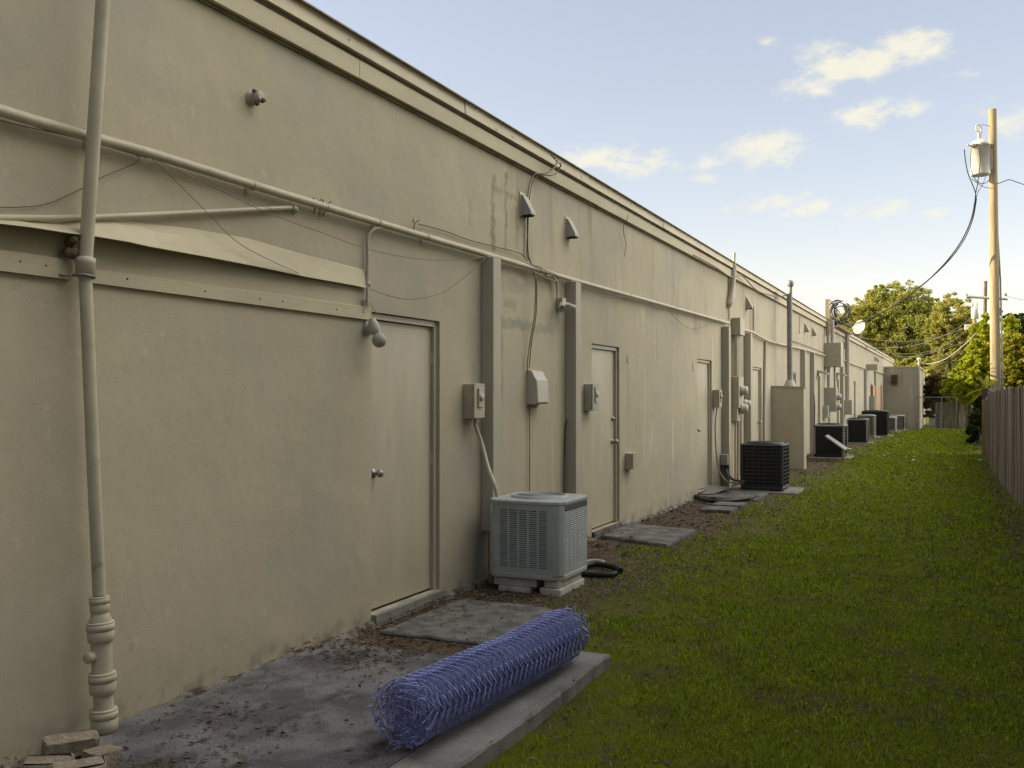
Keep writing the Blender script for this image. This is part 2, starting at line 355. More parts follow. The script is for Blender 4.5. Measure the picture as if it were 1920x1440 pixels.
# children of a child mesh need offset zero: parts share the thing's origin
def numpy_obj(name, V, Fq, mat, parent=None, label=None, cat=None, group=None, kind=None, origin=(0,0,0)):
    me = bpy.data.meshes.new(name); V = V - np.array(WL[parent.name] if parent else origin)
    me.vertices.add(len(V)); me.vertices.foreach_set('co', V.astype(np.float32).ravel())
    k = Fq.shape[1]; me.loops.add(Fq.size); me.loops.foreach_set('vertex_index', Fq.astype(np.int32).ravel())
    me.polygons.add(len(Fq)); me.polygons.foreach_set('loop_start', np.arange(0, Fq.size, k, dtype=np.int32))
    try: me.polygons.foreach_set('loop_total', np.full(len(Fq), k, dtype=np.int32))
    except Exception: pass
    me.materials.append(mat); me.update(calc_edges=True); me.validate()
    ob = bpy.data.objects.new(name, me); C.objects.link(ob)
    if parent: ob.parent = parent
    else: ob.location = origin
    tag(ob, label, cat, group, kind); return ob
def copy_tree(o, loc=None, parent=None):
    c = o.copy(); C.objects.link(c); c.parent = parent
    if loc is not None: c.location = loc
    for ch in [k for k in bpy.data.objects if k.parent == o]: copy_tree(ch, None, c)
    return c
def sag(a, b, s, n=14):
    a = Vector(a); b = Vector(b); return [a.lerp(b, t) - Vector((0,0, 4*s*t*(1-t))) for t in (i/n for i in range(n+1))]
def smooth_path(pts, n=6):
    pts = [Vector(p) for p in pts]; out = []
    q = [pts[0]*2 - pts[1]] + pts + [pts[-1]*2 - pts[-2]]
    for i in range(1, len(q) - 2):
        for k in range(n):
            t = k / n; a, b, c, d = q[i-1], q[i], q[i+1], q[i+2]
            out.append(.5*((2*b) + (-a+c)*t + (2*a-5*b+4*c-d)*t*t + (-a+3*b-3*c+d)*t**3))
    out.append(pts[-1]); return out
def zg(y):
    t = min(max((y - 42) / 22, 0), 1); return -.35 * t * t * (3 - 2*t)

# ------------------------------------------------------------ ground
def ground():
    ys = [-60,-20,-5] + list(np.arange(0, 24, 1.0)) + list(np.arange(24, 80, 3.)) + [90,120,200,400,900]
    xs = [-400,-100,-20,-1, 0, 1,2,3,4,5,7,12,30,100,400]
    b = MB(); b.v = [(x, y, zg(y)) for y in ys for x in xs]; n = len(xs)
    b.f = [(j*n+i, j*n+i+1, (j+1)*n+i+1, (j+1)*n+i) for j in range(len(ys)-1) for i in range(n-1)]; b.sm = [True]*len(b.f)
    b.build('ground', mlawn, kind='structure')
ground()
# near concrete walk beside the wall, edge worn and uneven
def walk():
    b = MB(); top = .078
    ys = list(np.arange(-3, 5.31, .16)); 
    inner = [(.13 + .03*math.sin(y*5) + rng.uniform(-.015,.015), y) for y in ys]; outer = [(1.60, y) for y in ys]
    rt = [(p[0], p[1], top) for p in inner] ; ro = [(p[0], p[1], top) for p in outer]
    b.loft([[(p[0],p[1],-.1) for p in rt], rt, ro, [(p[0],p[1],-.1) for p in ro]], False, closed=False)
    b.add([(rt[-1][0],rt[-1][1],-.1), rt[-1], ro[-1], (ro[-1][0],ro[-1][1],-.1)], [(0,1,2,3)])
    b.build('path', mconc, kind='structure')
walk()
b = MB(); poly = [(1.605,-3,-.1)] + [(1.605,5.58,-.1),(1.89,5.58,-.1)] + [(1.885 + .010*math.sin(y*3.1) + random.uniform(-.007,.005) - (.02 if random.random() < .06 else 0), y, -.1) for y in np.arange(5.5,-3.1,-.07)]
cx_ = 1.745; b.loft([[(p[0],p[1],-.1) for p in poly], [(p[0],p[1],.070) for p in poly], [(p[0]+(cx_-p[0])*.07, p[1], .0835 + (.002*math.sin(p[1]*9))) for p in poly]], True); b.build('kerb', mcurb, kind='structure')

# stepped sill pieces and pads further along
def pad(pts, z, h, label, mat=mconc2, name='concrete_pad'):
    b = MB(); zz = zg(pts[0][1]); q = []; h = h*.72
    for i in range(len(pts)):
        A, B = Vector((*pts[i],0)), Vector((*pts[(i+1) % len(pts)],0)); n = max(2, int((B-A).length/.09)); nn = (B-A).normalized().cross(Vector((0,0,1)))
        for k in range(n): q.append(A.lerp(B, k/n) + nn*(random.uniform(-.012,.008) - (.03*random.random() if random.random() < .1 else 0) - (.025 if k == 0 else 0)))
    def rg(ins, z): c0 = sum(q, Vector())/len(q); return [(p.x + (c0.x-p.x)*ins, p.y + (c0.y-p.y)*ins, zz + z) for p in q]
    b.loft([rg(0,-.06), rg(0,h*.6), rg(.02,h)], True); return b.build(name, mat, label=label, cat='concrete pad')
def rect(x0, x1, y0, y1, t=0): return [(x0,y0),(x1,y0+t),(x1,y1+t),(x0,y1)]
pad([(.16,5.67),(1.06,5.72),(1.02,6.86),(.9,6.9),(.16,6.88)], 0, .035, 'flat dark concrete stoop below the nearest door')
pad([(.05,10.55),(.98,10.2),(.95,11.5),(.05,11.75)], 0, .06, 'thin dark slab in the dirt before the second door')
pad(rect(.5,.95,13.5,13.98,.05), 0, .07, 'nearer of two small square pavers in the dirt')
pad(rect(.52,.98,14.08,14.55,.04), 0, .08, 'farther of two small square pavers in the dirt')
pad([(.05,15.35),(1.0,15.2),(.95,16.75),(.05,16.9)], 0, .06, 'pale slab just before the first dark cooling unit')

# ------------------------------------------------------------ building
YE = P(1675, 742).y                     # far end of the long wall
TOP = 4.13
bld = thing('commercial_building', 'long low beige stucco building with a row of back doors', 'building', (0, YE/2, 0))
doors = []                              # near edge y, width, sill z, leaf top z, knob side ('n' near / 'f' far), kind
def dy(px): return P(px, 742).y
for px, kn in ((703,'n'), (1112,'f'), (1309,'n'), (1412,'f'), (1482,'f'), (1530,'f'), (1567,'n'), (1600,'n'), (1632,'f'), (1651,'f')):
    doors.append([dy(px), .915, .095, 2.215, kn])
def build_wall():
    holes = [(d[0]-.045, d[0]+d[1]+.045, d[2]-.005 + min(zg(d[0]),0), d[3]+.05) for d in doors]
    ys = sorted({-14.0, YE} | {h[0] for h in holes} | {h[1] for h in holes}); b = MB()
    for i in range(len(ys)-1):
        y0, y1 = ys[i], ys[i+1]; h = next((h for h in holes if abs(h[0]-y0) < 1e-6), None)
        if h:
            b.add([(0,y0,h[3]),(0,y1,h[3]),(0,y1,TOP-.02),(0,y0,TOP-.02)], [(0,1,2,3)])
            b.add([(0,y0,-.8),(0,y1,-.8),(0,y1,h[2]),(0,y0,h[2])], [(0,1,2,3)])
            e = -.14
            b.add([(0,y0,h[2]),(e,y0,h[2]),(e,y0,h[3]),(0,y0,h[3])], [(0,1,2,3)]); b.add([(0,y1,h[2]),(e,y1,h[2]),(e,y1,h[3]),(0,y1,h[3])], [(0,3,2,1)])
            b.add([(0,y0,h[3]),(e,y0,h[3]),(e,y1,h[3]),(0,y1,h[3])], [(0,1,2,3)]); b.add([(0,y0,h[2]),(e,y0,h[2]),(e,y1,h[2]),(0,y1,h[2])], [(0,3,2,1)])
        else: b.add([(0,y0,-.8),(0,y1,-.8),(0,y1,TOP-.02),(0,y0,TOP-.02)], [(0,1,2,3)])
    D = -16
    b.add([(0,YE,-.8),(D,YE,-.8),(D,YE,TOP-.02),(0,YE,TOP-.02)], [(0,1,2,3)]); b.add([(0,-14,-.8),(D,-14,-.8),(D,-14,TOP-.02),(0,-14,TOP-.02)], [(0,3,2,1)])
    b.add([(D,-14,-.8),(D,YE,-.8),(D,YE,TOP-.02),(D,-14,TOP-.02)], [(0,1,2,3)])
    me = b.build('wall', mwall, bld)
build_wall()
b = MB(); b.box((-16.1,-14.1,TOP-.016),(.0,YE+.1,TOP-.004)); b.build('roof', mroof, bld)
# fascia: lower board, ledge, upper drip edge in lengths with seams
b = MB(); y = -14.
while y < YE:
    L_ = min(4.9, YE + .05 - y); j = random.uniform(-.002, .003)
    b.box((.002, y, 3.868 + j), (.050 + j, y + L_ - .005, 3.995)); y += 4.9
b.box((.002,-14,3.985),(.03,YE,4.03)); b.build('fascia_board', mtrim, bld)
b = MB(); b.box((.002,-14,3.85),(.018,YE,3.866)); b.build('shadow_line', pmat('shadow_line_paint', (.2,.165,.1), (.3,.25,.16), 5.), bld)  # dark strip coloured as the shadow line under the lower board
b = MB(); y = -14.
gy = P(1566, 612, .09).y
seams = [dy(542), dy(1135), dy(1390), dy(1500)]
while y < YE:
    L_ = min(3.02, YE + .05 - y); j = random.uniform(-.003, .004)
    b.add([(.03,y,4.022),(.078+j,y,4.03),(.072+j,y,4.118),(.078+j,y,4.132),(.0,y,4.14),(.03,y+L_-.008,4.022),(.078+j,y+L_-.008,4.03),(.072+j,y+L_-.008,4.118),(.078+j,y+L_-.008,4.132),(.0,y+L_-.008,4.14)],
          [(0,1,6,5),(1,2,7,6),(2,3,8,7),(3,4,9,8),(0,4,3,2,1),(5,6,7,8,9)]); y += 3.02
b.build('drip_edge', mdrip, bld)
b = MB(); b.box((-.05,-14,4.134),(.104,YE+.06,4.143)); b.build('roof_lip', pmat('lip', (.22,.19,.14), (.34,.29,.21), 9.), bld)

def make_door(d, i):
    y0, w, z0, z1, kn = d; z0 += min(zg(y0), 0); y1 = y0 + w; X = -.058
    b = MB(); b.bbox((X-.045, y0+.004, z0+.012), (X, y1-.004, z1-.004), .002); dr = b.build('door', mdoor, bld)
    f = MB(); e = .045
    f.box((-.10, y0-e+.001, z0), (-.028, y0-.001, z1+e)); f.box((-.10, y1+.001, z0), (-.028, y1+e-.001, z1+e)); f.box((-.10, y0-.001, z1+.003), (-.028, y1+.001, z1+e-.001))
    WL[dr.name] = WL[bld.name]
    f.build('door_frame', mdoor, dr)
    s = MB(); s.box((-.13, y0-.04, z0-.09), (.03 + .012*(i == 0), y1+.05, z0-.006)); s.build('door_sill', mconc2 if i else mcurb, dr)
    g = MB(); g.box((X-.04, y0+.002, z0-.004), (X-.003, y1-.002, z0+.0105)); g.build('door_gap', mgap, dr)
    if i < 7:
        yk = y0 + .07 if kn == 'n' else y1 - .07; zk = z0 + 1.0
        k = MB(); k.lathe((X, yk, zk), (1,0,0), [(0,.034),(.008,.034),(.010,.014),(.035,.014),(.042,.026),(.06,.031),(.075,.024),(.08,.004)], 14); k.build('handle', mknob, dr)
        if i in (1, 0):
            k = MB(); k.lathe((X, yk, zk+.28), (1,0,0), [(0,.03),(.012,.028),(.03,.018),(.032,.002)], 12)
            if i == 1: k.build('deadbolt', mknob, dr)
    if i < 4:
        yh = y1 + .002 if kn == 'n' else y0 - .002
        for zz in (z1-.26, (z0+z1)/2, z0+.24):
            k = MB(); k.tube([(X+.006, yh, zz-.055), (X+.006, yh, zz+.055)], .009, 8); k.box((X, yh-.03, zz-.05), (X+.003, yh+.028, zz+.05)); k.build('hinge', mpil, dr)
for i, d in enumerate(doors): make_door(d, i)

# pilasters (boxed steel columns) : near px, far px of front, top py
PIL = [(902,925,937,481,True),(1060,1080,1088,527,False),(1353,1367,1371,609,False),(1395,1408,1411,621,False),(1501,1510,1512,655,False),(1519,1527,1529,661,False),
       (1575.5,1581.5,1583,675,False),(1620,1625,1626.5,688,False),(1639,1643,1644,692,False),(1662,1666,1667,702,False)]
for k, (a, m_, c, tp, short) in enumerate(PIL):
    y0 = dy(a); dep = .13
    # depth so that the near side spans a..m_
    for _ in range(30):
        px = CX + F * math.tan(TH - math.atan((3.8 - dep) / y0)); dep += (m_ - px) * .0008 * max(1, y0/8)
    dep = min(max(dep, .08), .2)
    w = .16; z1 = P(a, tp + 2).z if k < 2 else 2.9
    z0 = P(900, 1004, dep).z if short else zg(y0) - .05
    b = MB(); b.bbox((.0, y0, z0), (dep, y0 + w, z1), .004); b.build('pilaster', mpil, bld)
    if k == 0: PY, PD = y0, dep
# bare pipe below the cut pilaster
b = MB(); b.tube([(.06, PY+.07, z) for z in (-.02, .3, .62)], .022, 10); b.build('downpipe_stub', mrust, bld)

# ------------------------------------------------------------ fixtures along the near wall
def px_tube(name, pts, r, mat, label, cat, group=None, n=10, sm=True, sub=5, clamps=(), clamp_r=None):
    P3 = [P(p[0], p[1], p[2]) for p in pts]
    pp = smooth_path(P3, sub) if sm else P3
    if clamps:
        t = thing(name, label, cat, pp[0], group); MB().tube(pp, r, n).build('tube', mat, t)
        for (cx, cy, X) in clamps:
            p = P(cx, cy, X); c = MB(); c.box((0.001, p.y-.012, p.z - r*1.9), (.006, p.y+.012, p.z + r*1.9)); c.tube([(p.x, p.y-.012, p.z), (p.x, p.y+.012, p.z)], r*1.12, n); c.build('strap', mpil, t)
        return t
    return MB().tube(pp, r, n).build(name, mat, label=label, cat=cat, group=group)

# stack pipe
def stack():
    y = P(158, 500, .09).y
    t = thing('drain_pipe', 'tall painted plumbing pipe with hub couplings at the far left', 'drain pipe', (.12, y, 0))
    top = P(193, 0, .19); j = P(160, 490, .09)
    up = Vector((.26, y + (top.y - j.y) * .2, 4.6)); mid = Vector((.09, j.y, j.z))
    lo = G(198, 1378, 0.0); q = P(186, 1115, .12)
    # upper pipe
    MB().tube([up, P(193, 0, .19), P(176, 250, .14), mid], .032, 16).build('upper_pipe', mpipe, t)
    c = MB(); c.lathe(mid + Vector((0,0,-.075)), (0,0,1), [(0,.034),(.0,.043),(.06,.043),(.065,.046),(.09,.046),(.095,.034)], 18); c.build('coupling', mpipe, t)
    base = q
    MB().tube([mid + Vector((0,0,-.06)), P(170, 760, .105), q], .030, 16).build('lower_pipe', mpipe, t)
    sc = (CAM - q).length
    def zz(py): return P(190, py, .12).z
    ax = Vector((.15, q.y - .01, 0)) 
    def pos(py):
        z = zz(py); u = (zz(1115) - z) / (zz(1115) - 0); return Vector((q.x + .045*u, q.y - .0*u, z))
    def hub(p0, p1, r, nm='hub'):
        a = pos(p0); e = pos(p1); L_ = (a - e).length; d = (a - e)
        MB().lathe(e, d, [(0, r*.78),(L_*.08, r*.93),(L_*.55, r*.95),(L_*.58, r*.91),(L_*.60, r),(L_*.88, r),(L_*.9, r*.93),(L_*.93, r*.99),(L_, r*.94),(L_,r*.6)], 22).build(nm, mpipe, t)
    hub(1117, 1149, .047); 
    MB().lathe(pos(1170), Vector((0,0,1)), [(0,.05),(.02,.052),(.045,.043),(.07,.033),(.09,.03)], 18).build('reducer', mpipe, t)
    hub(1164, 1202, .064); hub(1258, 1298, .064); hub(1325, 1366, .064)
    MB().tube([pos(1200), pos(1262)], .047, 18).build('lower_section', mpipe, t)
    MB().tube([pos(1295), pos(1330)], .045, 18).build('lower_section', mpipe, t)
    MB().tube([pos(1362), Vector((pos(1362).x+.005, pos(1362).y, .02))], .043, 18).build('bottom_stub', mpvc, t)
    p = pos(1225); MB().lathe(p + Vector((-.01,-.045,0)), (0,-1,0), [(0,.028),(.03,.028),(.035,.018),(.036,.001)], 12).build('cleanout_plug', mpipe, t)
    # strap round the coupling
    p = P(158, 518, .09); s = MB()
    s.tube([p + Vector((.047*math.cos(a), .047*math.sin(a), -.004*math.sin(a))) for a in np.linspace(-2.6, 2.6, 20)], .006, 6)
    s.tube([(p.x-.04, p.y-.045, p.z), (.004, p.y-.11, p.z+.004)], .006, 6); s.tube([(p.x-.04, p.y+.045, p.z), (.004, p.y+.12, p.z+.006)], .006, 6)
    s.build('pipe_strap', mgalv, t)
stack()
n_ = P(134, 462, .05); b = MB()
for k in range(9): b.sphere(n_ + Vector((random.uniform(-.02,.02), random.uniform(-.025,.025), random.uniform(-.055,.05))), random.uniform(.022,.036), 8)
b.build('insect_nest', mnest, label='brown lumpy mud nest tucked behind the tall pipe', cat='insect nest')

# long horizontal conduit
cpts = [(*PX(.05,-2.1,2.9),.05)] * 0 + [(-60,186,.05),(0,207,.05),(160,254,.05),(290,290,.05),(520,361,.05),(730,424,.05),(925,481,.05),(1085,528,.05),(1230,568,.05),(1366,606,.05)]
px_tube('conduit_pipe', cpts, .026, mpipe, 'long thick painted conduit running above the nearest doors', 'conduit', clamps=[(175,258,.05),(475,348,.05),(612,389,.05),(710,418,.05),(800,444,.05),(1010,506,.05),(1180,554,.05)])
px_tube('conduit_pipe', [(1390,617,.06),(1412,624,.06),(1440,639,.06),(1475,648,.06),(1510,656,.06),(1547,667,.06)], .024, mpipe, 'sagging conduit between the meter bank and the big flat cabinet', 'conduit')
px_tube('conduit_pipe', [(1569,672,.06),(1586,677,.06),(1600,683,.06),(1622,691,.06)], .024, mpipe, 'far conduit running just right of the big flat cabinet', 'conduit')
px_tube('conduit_pipe', [(1640,695,.06),(1665,703,.06)], .03, mpipe, 'farthest short conduit near the end of the long wall', 'conduit')
a_ = P(-60,186,.05); MB().tube([(.05,-9,2.915), (.05,a_.y+.02,a_.z)], .026, 10).build('conduit_pipe', mpipe, label='rear length of conduit continuing out of the left edge of the picture', cat='conduit')
# second thin pipe
a_ = P(-60,411,.03); MB().tube([(.03,-9,a_.z), (.03,a_.y+.02,a_.z)], .0145, 10).build('slanted_pipe', mpipe, label='level rear length of thin pipe leaving the left edge of the picture', cat='pipe')
px_tube('slanted_pipe', [(-60,411,.03),(0,408,.03),(150,408,.03),(350,399,.03),(546,389,.03)], .0145, mpipe, 'thin painted pipe slanting below the long conduit, crossing behind the tall pipe', 'pipe')
b = MB(); e = P(548,389,.03); b.tube([e, e+Vector((0,.03,0)), e+Vector((-.005,.045,-.01)), e+Vector((-.028,.045,-.02))], .018, 8); b.build('pipe_elbow', mpipe, label='small elbow at the right end of the slanting pipe', cat='pipe elbow')
# warped board (plank that bulges off the wall)
def warped():
    low = [(-60,411,.10),(0,419,.105),(60,426,.11),(130,437,.095),(180,443,.10),(240,453,.105),(280,462,.10),(380,480,.075),(480,499,.06),(580,520,.045),(660,534,.035),(692,541,.03)]
    b = MB(); rings = []
    for (x, y, o) in low:
        p = P(x, y, o); h = np.interp(x, [-60,0,130,200,450,690], [.03,.03,.05,.10,.16,.115])
        if not rings: rings.append([(.003,-6,p.z+h+.012),(.008,-6,p.z+h+.006),(o,-6,p.z),(o-.006,-6,p.z-.003),(.004,-6,p.z+h-.004)])
        rings.append([(.003,p.y,p.z+h+.012),(.008,p.y,p.z+h+.006),(o,p.y,p.z),(o-.006,p.y,p.z-.003),(.004,p.y,p.z+h-.004)])
    b.loft(rings, True); b.build('warped_board', mtrim, label='wide warped board bulging off the wall above the nailed plank', cat='board')
warped()
def plank(x0, x1, tl, bl, tr_, br, label, nails):
    a, c = P(x0, bl, .024), P(x1, br, .024); ha, hc = P(x0, tl, .024).z - a.z, P(x1, tr_, .024).z - c.z
    if x0 < 0: a.y = -6; a.z = c.z; ha = hc
    o = Vector((0, a.y, a.z)); t = thing('nailed_plank', label, 'plank', o, 'straight planks nailed to the near wall'); b = MB(); rings = []
    for k in range(9):
        u = k/8; y = a.y + (c.y-a.y)*u; z = a.z + (c.z-a.z)*u; h = ha + (hc-ha)*u + random.uniform(-.001,.001); x = .023 + random.uniform(-.0015,.0015)
        rings.append([(.002,y,z),(x,y,z),(x+.001,y,z+h*.97),(x-.004,y,z+h),(.002,y,z+h)])
    b.loft(rings, True); b.build('board', mtrim, t)
    for (x, y) in nails:
        p = P(x, y, .0245); n = MB(); n.lathe(p, (1,0,0), [(-.004,.0045),(.002,.0045),(.003,.001)], 8); n.build('nail', mgap, t)
plank(-60, 136, 466, 499, 488, 525, 'short plank end left of the tall pipe', [(86,498),(38,490)])
plank(172, 695, 504, 530, 576, 600, 'long nailed plank between the tall pipe and the bulb light', [(239,523),(385,546),(488,560),(530,565),(631,580),(682,585)])
# bulb lamp with conduit drop
def lamp():
    t = thing('flood_lamp', 'twin bulb flood lamp beside the nearest door top', 'wall lamp', P(698, 613, .0))
    a = P(712, 427, .05)
    MB().tube(smooth_path([a, P(700,430,.045), P(690,445,.03), P(689,470,.025), P(689,520,.024), P(690,574,.05)], 5), .0125, 10).build('conduit_drop', mpil, t)
    for py in (533, 566):
        p = P(689.5, py, .027); MB().lathe(p - Vector((0,0,.02)), (0,0,1), [(0,.014),(0,.019),(.04,.019),(.04,.014)], 10).build('conduit_coupling', mpil, t)
    c = P(697, 614, .04); MB().lathe((.0, c.y, c.z), (1,0,-.15), [(0,.052),(.02,.055),(.03,.045),(.05,.03),(.055,.01)], 16).build('base_plate', mplast, t)
    c = P(700, 612, .08); b = MB(); b.lathe(c + Vector((0,-.02,.055)), (0.15,.2,-1), [(0,.02),(.02,.03),(.05,.04),(.09,.042),(.115,.03),(.12,.005)], 16); b.build('lamp_head', mplast, t)
    c = P(711, 638, .14); MB().sphere(c, .052, 18).build('bulb', mboxg, t)
    MB().tube([P(702,608,.08), P(710,612,.11), P(711,626,.14)], .008, 8).build('swivel_arm', mplast, t)
lamp()
# small mud-covered light stub high on the wall
o = P(470,184,0); t = thing('lamp_socket', 'small dirty round lamp socket high on the blank wall', 'lamp socket', o)
MB().lathe((0,o.y,o.z), (1,0,0), [(0,.045),(.015,.046),(.02,.032),(.05,.03),(.05,.034),(.075,.033),(.08,.02)], 14).build('socket', mplast, t)
b = MB()
for k in range(7): b.sphere((.06+random.uniform(-.015,.02), o.y+random.uniform(-.03,.04), o.z+random.uniform(-.04,.035)), random.uniform(.012,.02), 7)
b.build('dirt_clump', mnest, t)

# threads, wires
def wire(pts, r, mat, label, group=None, cat='wire', sub=5, n=5, name='thin_wire'):
    return MB().tube(smooth_path([P(*p) for p in pts], sub), r, n).build(name, mat, label=label, cat=cat, group=group)
WG = 'loose wires on the near wall'
wire([(-40,222,.03),(0,214,.03),(90,245,.045),(160,262,.05),(275,296,.04)], .004, mwirep, 'painted wire hugging the underside of the long conduit left of the tall pipe', WG)
wire([(-40,216,.02),(60,240,.015),(160,262,.02),(262,296,.03),(196,330,.02),(140,360,.015),(75,385,.012),(-40,390,.01)], .0022, mbrn, 'thin brown wire looping behind the tall pipe', WG)
wire([(285,298,.05),(330,340,.05),(385,395,.06),(440,450,.07),(500,485,.08),(560,512,.05)], .0022, mthread, 'steepest thread falling from the long conduit to the warped board', WG)
wire([(288,298,.06),(400,350,.09),(500,398,.1),(600,435,.1),(700,470,.1),(800,487,.1),(870,486,.1),(912,480,.1)], .0025, mthread, 'long sagging thread from the long conduit to the first column top', WG)
wire([(330,315,.06),(430,365,.07),(540,400,.07),(610,412,.06),(690,435,.05)], .0018, mthread, 'shallow thread just under the long conduit', WG)
wire([(692,541,.04),(735,556,.07),(775,561,.1),(830,548,.1),(880,512,.1),(912,482,.12)], .0028, mthread, 'hanging loop of thread above the nearest door', WG)
wire([(690,541,.04),(697,575,.04),(703,582,.05),(706,590,.07)], .002, mthread, 'short wire end by the bulb lamp', WG)
wire([(784,420,.03),(830,432,.02),(880,450,.02),(930,463,.02),(975,475,.03),(990,490,.04)], .0045, mbrn, 'brown stiff wire rising just above the long conduit', WG)
for (x, y, lb) in ((778,418,'forked wire tip sticking out above the conduit'),(593,380,'left one of two small hooks above the long conduit'),(611,384,'right one of two small hooks above the long conduit')):
    p = P(x, y, .03); b = MB(); b.tube([p+Vector((-.02,0,-.07)), p, p+Vector((.01,.05,.03))], .004, 5); b.tube([p, p+Vector((.01,-.05,.0)), p+Vector((.02,-.055,.02))], .004, 5)
    b.build('wire_hook', mbrn, label=lb, cat='wire hook')
# rope / wires on the ledge of the fascia
b = MB()
for k, (off, r) in enumerate(((.040,.0045),(.050,.004))):
    yy = np.arange(-14, YE, .5); b.tube([(off + .006*math.sin(y*1.7+k), y, 4.003 + .006*k + .005*math.sin(y*.9 + 2*k)) for y in yy], r, 5)
b.build('cable_bundle', mbrn, label='dark cables lying along the ledge under the roof edge', cat='cable')
wire([(1195,556,.06),(1180,400,.1)] if False else [(1178,402,.10),(1175,412,.09),(1169,424,.06),(1170,440,.04),(1174,460,.03),(1170,482,.03)], .004, mbrn, 'short brown wire dangling from the fascia right of the two hood vents', WG)
wire([(1045,300,.13),(1040,313,.14),(1025,325,.12),(1003,327,.06),(993,345,.03),(989,375,.02),(989,440,.02),(988,478,.02),(995,492,.04),(1003,515,.07),(1004,560,.07),(1001,600,.06),(994,640,.04),(989,680,.03),(989,700,.03)], .0075, mwirep, 'thick cable dropping from the roof edge to the rounded plastic box', WG)
wire([(1052,305,.13),(1048,318,.13),(1035,329,.12),(1010,329,.07),(996,350,.04),(991,400,.03),(990,470,.03),(998,500,.05),(1006,530,.08),(1005,590,.07),(997,640,.05),(992,690,.03)], .005, mbrn, 'thinner brown cable twisting beside the thick cable drop', WG)
wire([(1040,296,.13),(1032,290,.16),(1045,303,.16),(1052,312,.13),(1030,318,.1)], .005, mbrn, 'curled wire end on the roof edge above the hood vents', WG)
wire([(1088,535,.06),(1130,555,.07),(1170,556,.07),(1200,564,.07),(1215,566,.05),(1230,575,.06),(1280,575,.06)], .004, mwirep, 'loose painted wire tangled under the conduit right of the second column', WG)
wire([(1255,584,.05),(1275,604,.06),(1295,616,.06),(1315,614,.06),(1335,604,.05),(1345,602,.04)], .004, mwirep, 'drooping wire loop under the conduit above the third door', WG)
wire([(940,490,.06),(990,505,.06),(1020,520,.08),(1050,530,.06),(1060,536,.05)], .006, mwirep, 'sagging wire under the conduit between the first two columns', WG)
for q in range(3):
    wire([(985+4*q,494,.06),(1010+5*q,500+3*q,.09),(1030+5*q,513,.09),(1048,525,.05)], .003, mwirep, ['upper','middle','lower'][q] + ' strand of the wire tangle above the security lamp', WG)
wire([(993,760,.02),(993,800,.018),(993,860,.018),(993,935,.02)], .006, mwirep, 'straight thin cable below the rounded plastic box', WG)
wire([(1067,780,.02),(1060,800,.02),(1058,850,.02),(1057,930,.02)], .007, mblk, 'black cable running down beside the second column', WG)

# boxes
def disc_box(px0, px1, py0, py1, label, mat=mbox, dial=True, w=.19, dep=None, group='electrical switch boxes on the wall'):
    a = P(px0, py1, 0); y0 = a.y; z0 = a.z; z1 = P(px0, py0, 0).z
    if dep is None:
        dep = .1
        for _ in range(30):
            px = CX + F * math.tan(TH - math.atan((3.8 - dep) / y0)); dep += (px1 - px) * .0008 * max(1, y0/8)
    t = thing('switch_box', label, 'electrical box', (0, y0 + w/2, z0), group)
    MB().bbox((.0, y0, z0), (dep*.86, y0 + w, z1), .005).build('enclosure', mat, t)
    MB().bbox((dep*.865, y0-.004, z0+.004), (dep, y0 + w+.004, z1+.004), .004).build('cover', mat, t)
    if dial:
        h = (z1-z0); b = MB(); b.bbox((dep+.001, y0+w*.3, z0+h*.32), (dep+.014, y0+w*.75, z1-h*.12), .006); b.lathe((dep+.012, y0+w*.52, z0+h*.62), (1,0,0), [(0,.035),(.012,.033),(.014,.002)], 14)
        b.build('switch_handle', mplast, t)
    return t, y0, z0, z1, dep
t, y0, z0, z1, dp = disc_box(868, 890, 720, 785, 'beige switch box left of the first column, nearest of the wall boxes')
MB().tube(smooth_path([(dp*.5, y0+.12, z0), (dp*.5, y0+.12, z0-.06), P(903,830,.10), P(915,875,.2), P(926,905,.3), P(932,932,.33)], 5), .016, 10).build('flexible_conduit', mpipe, t)
disc_box(1095, 1111.5, 720, 770, 'grey-sided switch box with a pale round handle beside the second door', mboxg)
t, y0, z0, z1, dp = disc_box(1336, 1349, 731, 764, 'weathered switch box right of the third door', mbox)
MB().tube(smooth_path([(dp*.5, y0+.08, z0), P(1341,800,.05), P(1343,850,.06), P(1348,880,.1), P(1360,900,.25), P(1378,906,.5), P(1396,905,.72)], 6), .012, 8).build('cable', mwirep, t)
t, y0, z0, z1, dp = disc_box(1350, 1363, 852, 872, 'small low grey box behind the first dark cooling unit', mboxg, dial=False, w=.15)
for q in range(3):
    MB().tube(smooth_path([(dp*.5, y0+.04+.04*q, z0), P(1362+q,885,.12), P(1370+2*q,898,.4), P(1398,903+q,.75)], 5), .016, 8).build('hose', mblk, t)
disc_box(1172, 1187, 850, 880, 'small low outlet box between the second and third doors', mbox, dial=False, w=.22)

# rounded plastic telecom box
o = P(987, 758, 0); z1 = P(987, 694, 0).z; t = thing('cable_box', 'rounded grey plastic cable box between the first two columns', 'cable box', (0, o.y+.14, o.z))
b = MB(); H = z1 - o.z
prof = [(0,.0),(.10,.0),(.125,.02),(.11,H*.7),(.085,H-.06),(.06,H-.01),(.03,H),(0,H)]
b.loft([[(x*(1.0 if 0<k<6 else .93), o.y + yy, o.z+z) for x, z in prof] for k, yy in enumerate((0,.008,.03,.14,.25,.272,.28))], True)
b.build('cover', mplast, t); MB().box((.0,o.y-.01,o.z-.01),(.02,o.y+.29,o.z+.02)).build('back_plate', mboxg, t)
MB().box((.02,o.y+.10,o.z-.035),(.07,o.y+.15,o.z-.002)).build('cable_clamp', mboxg, t)

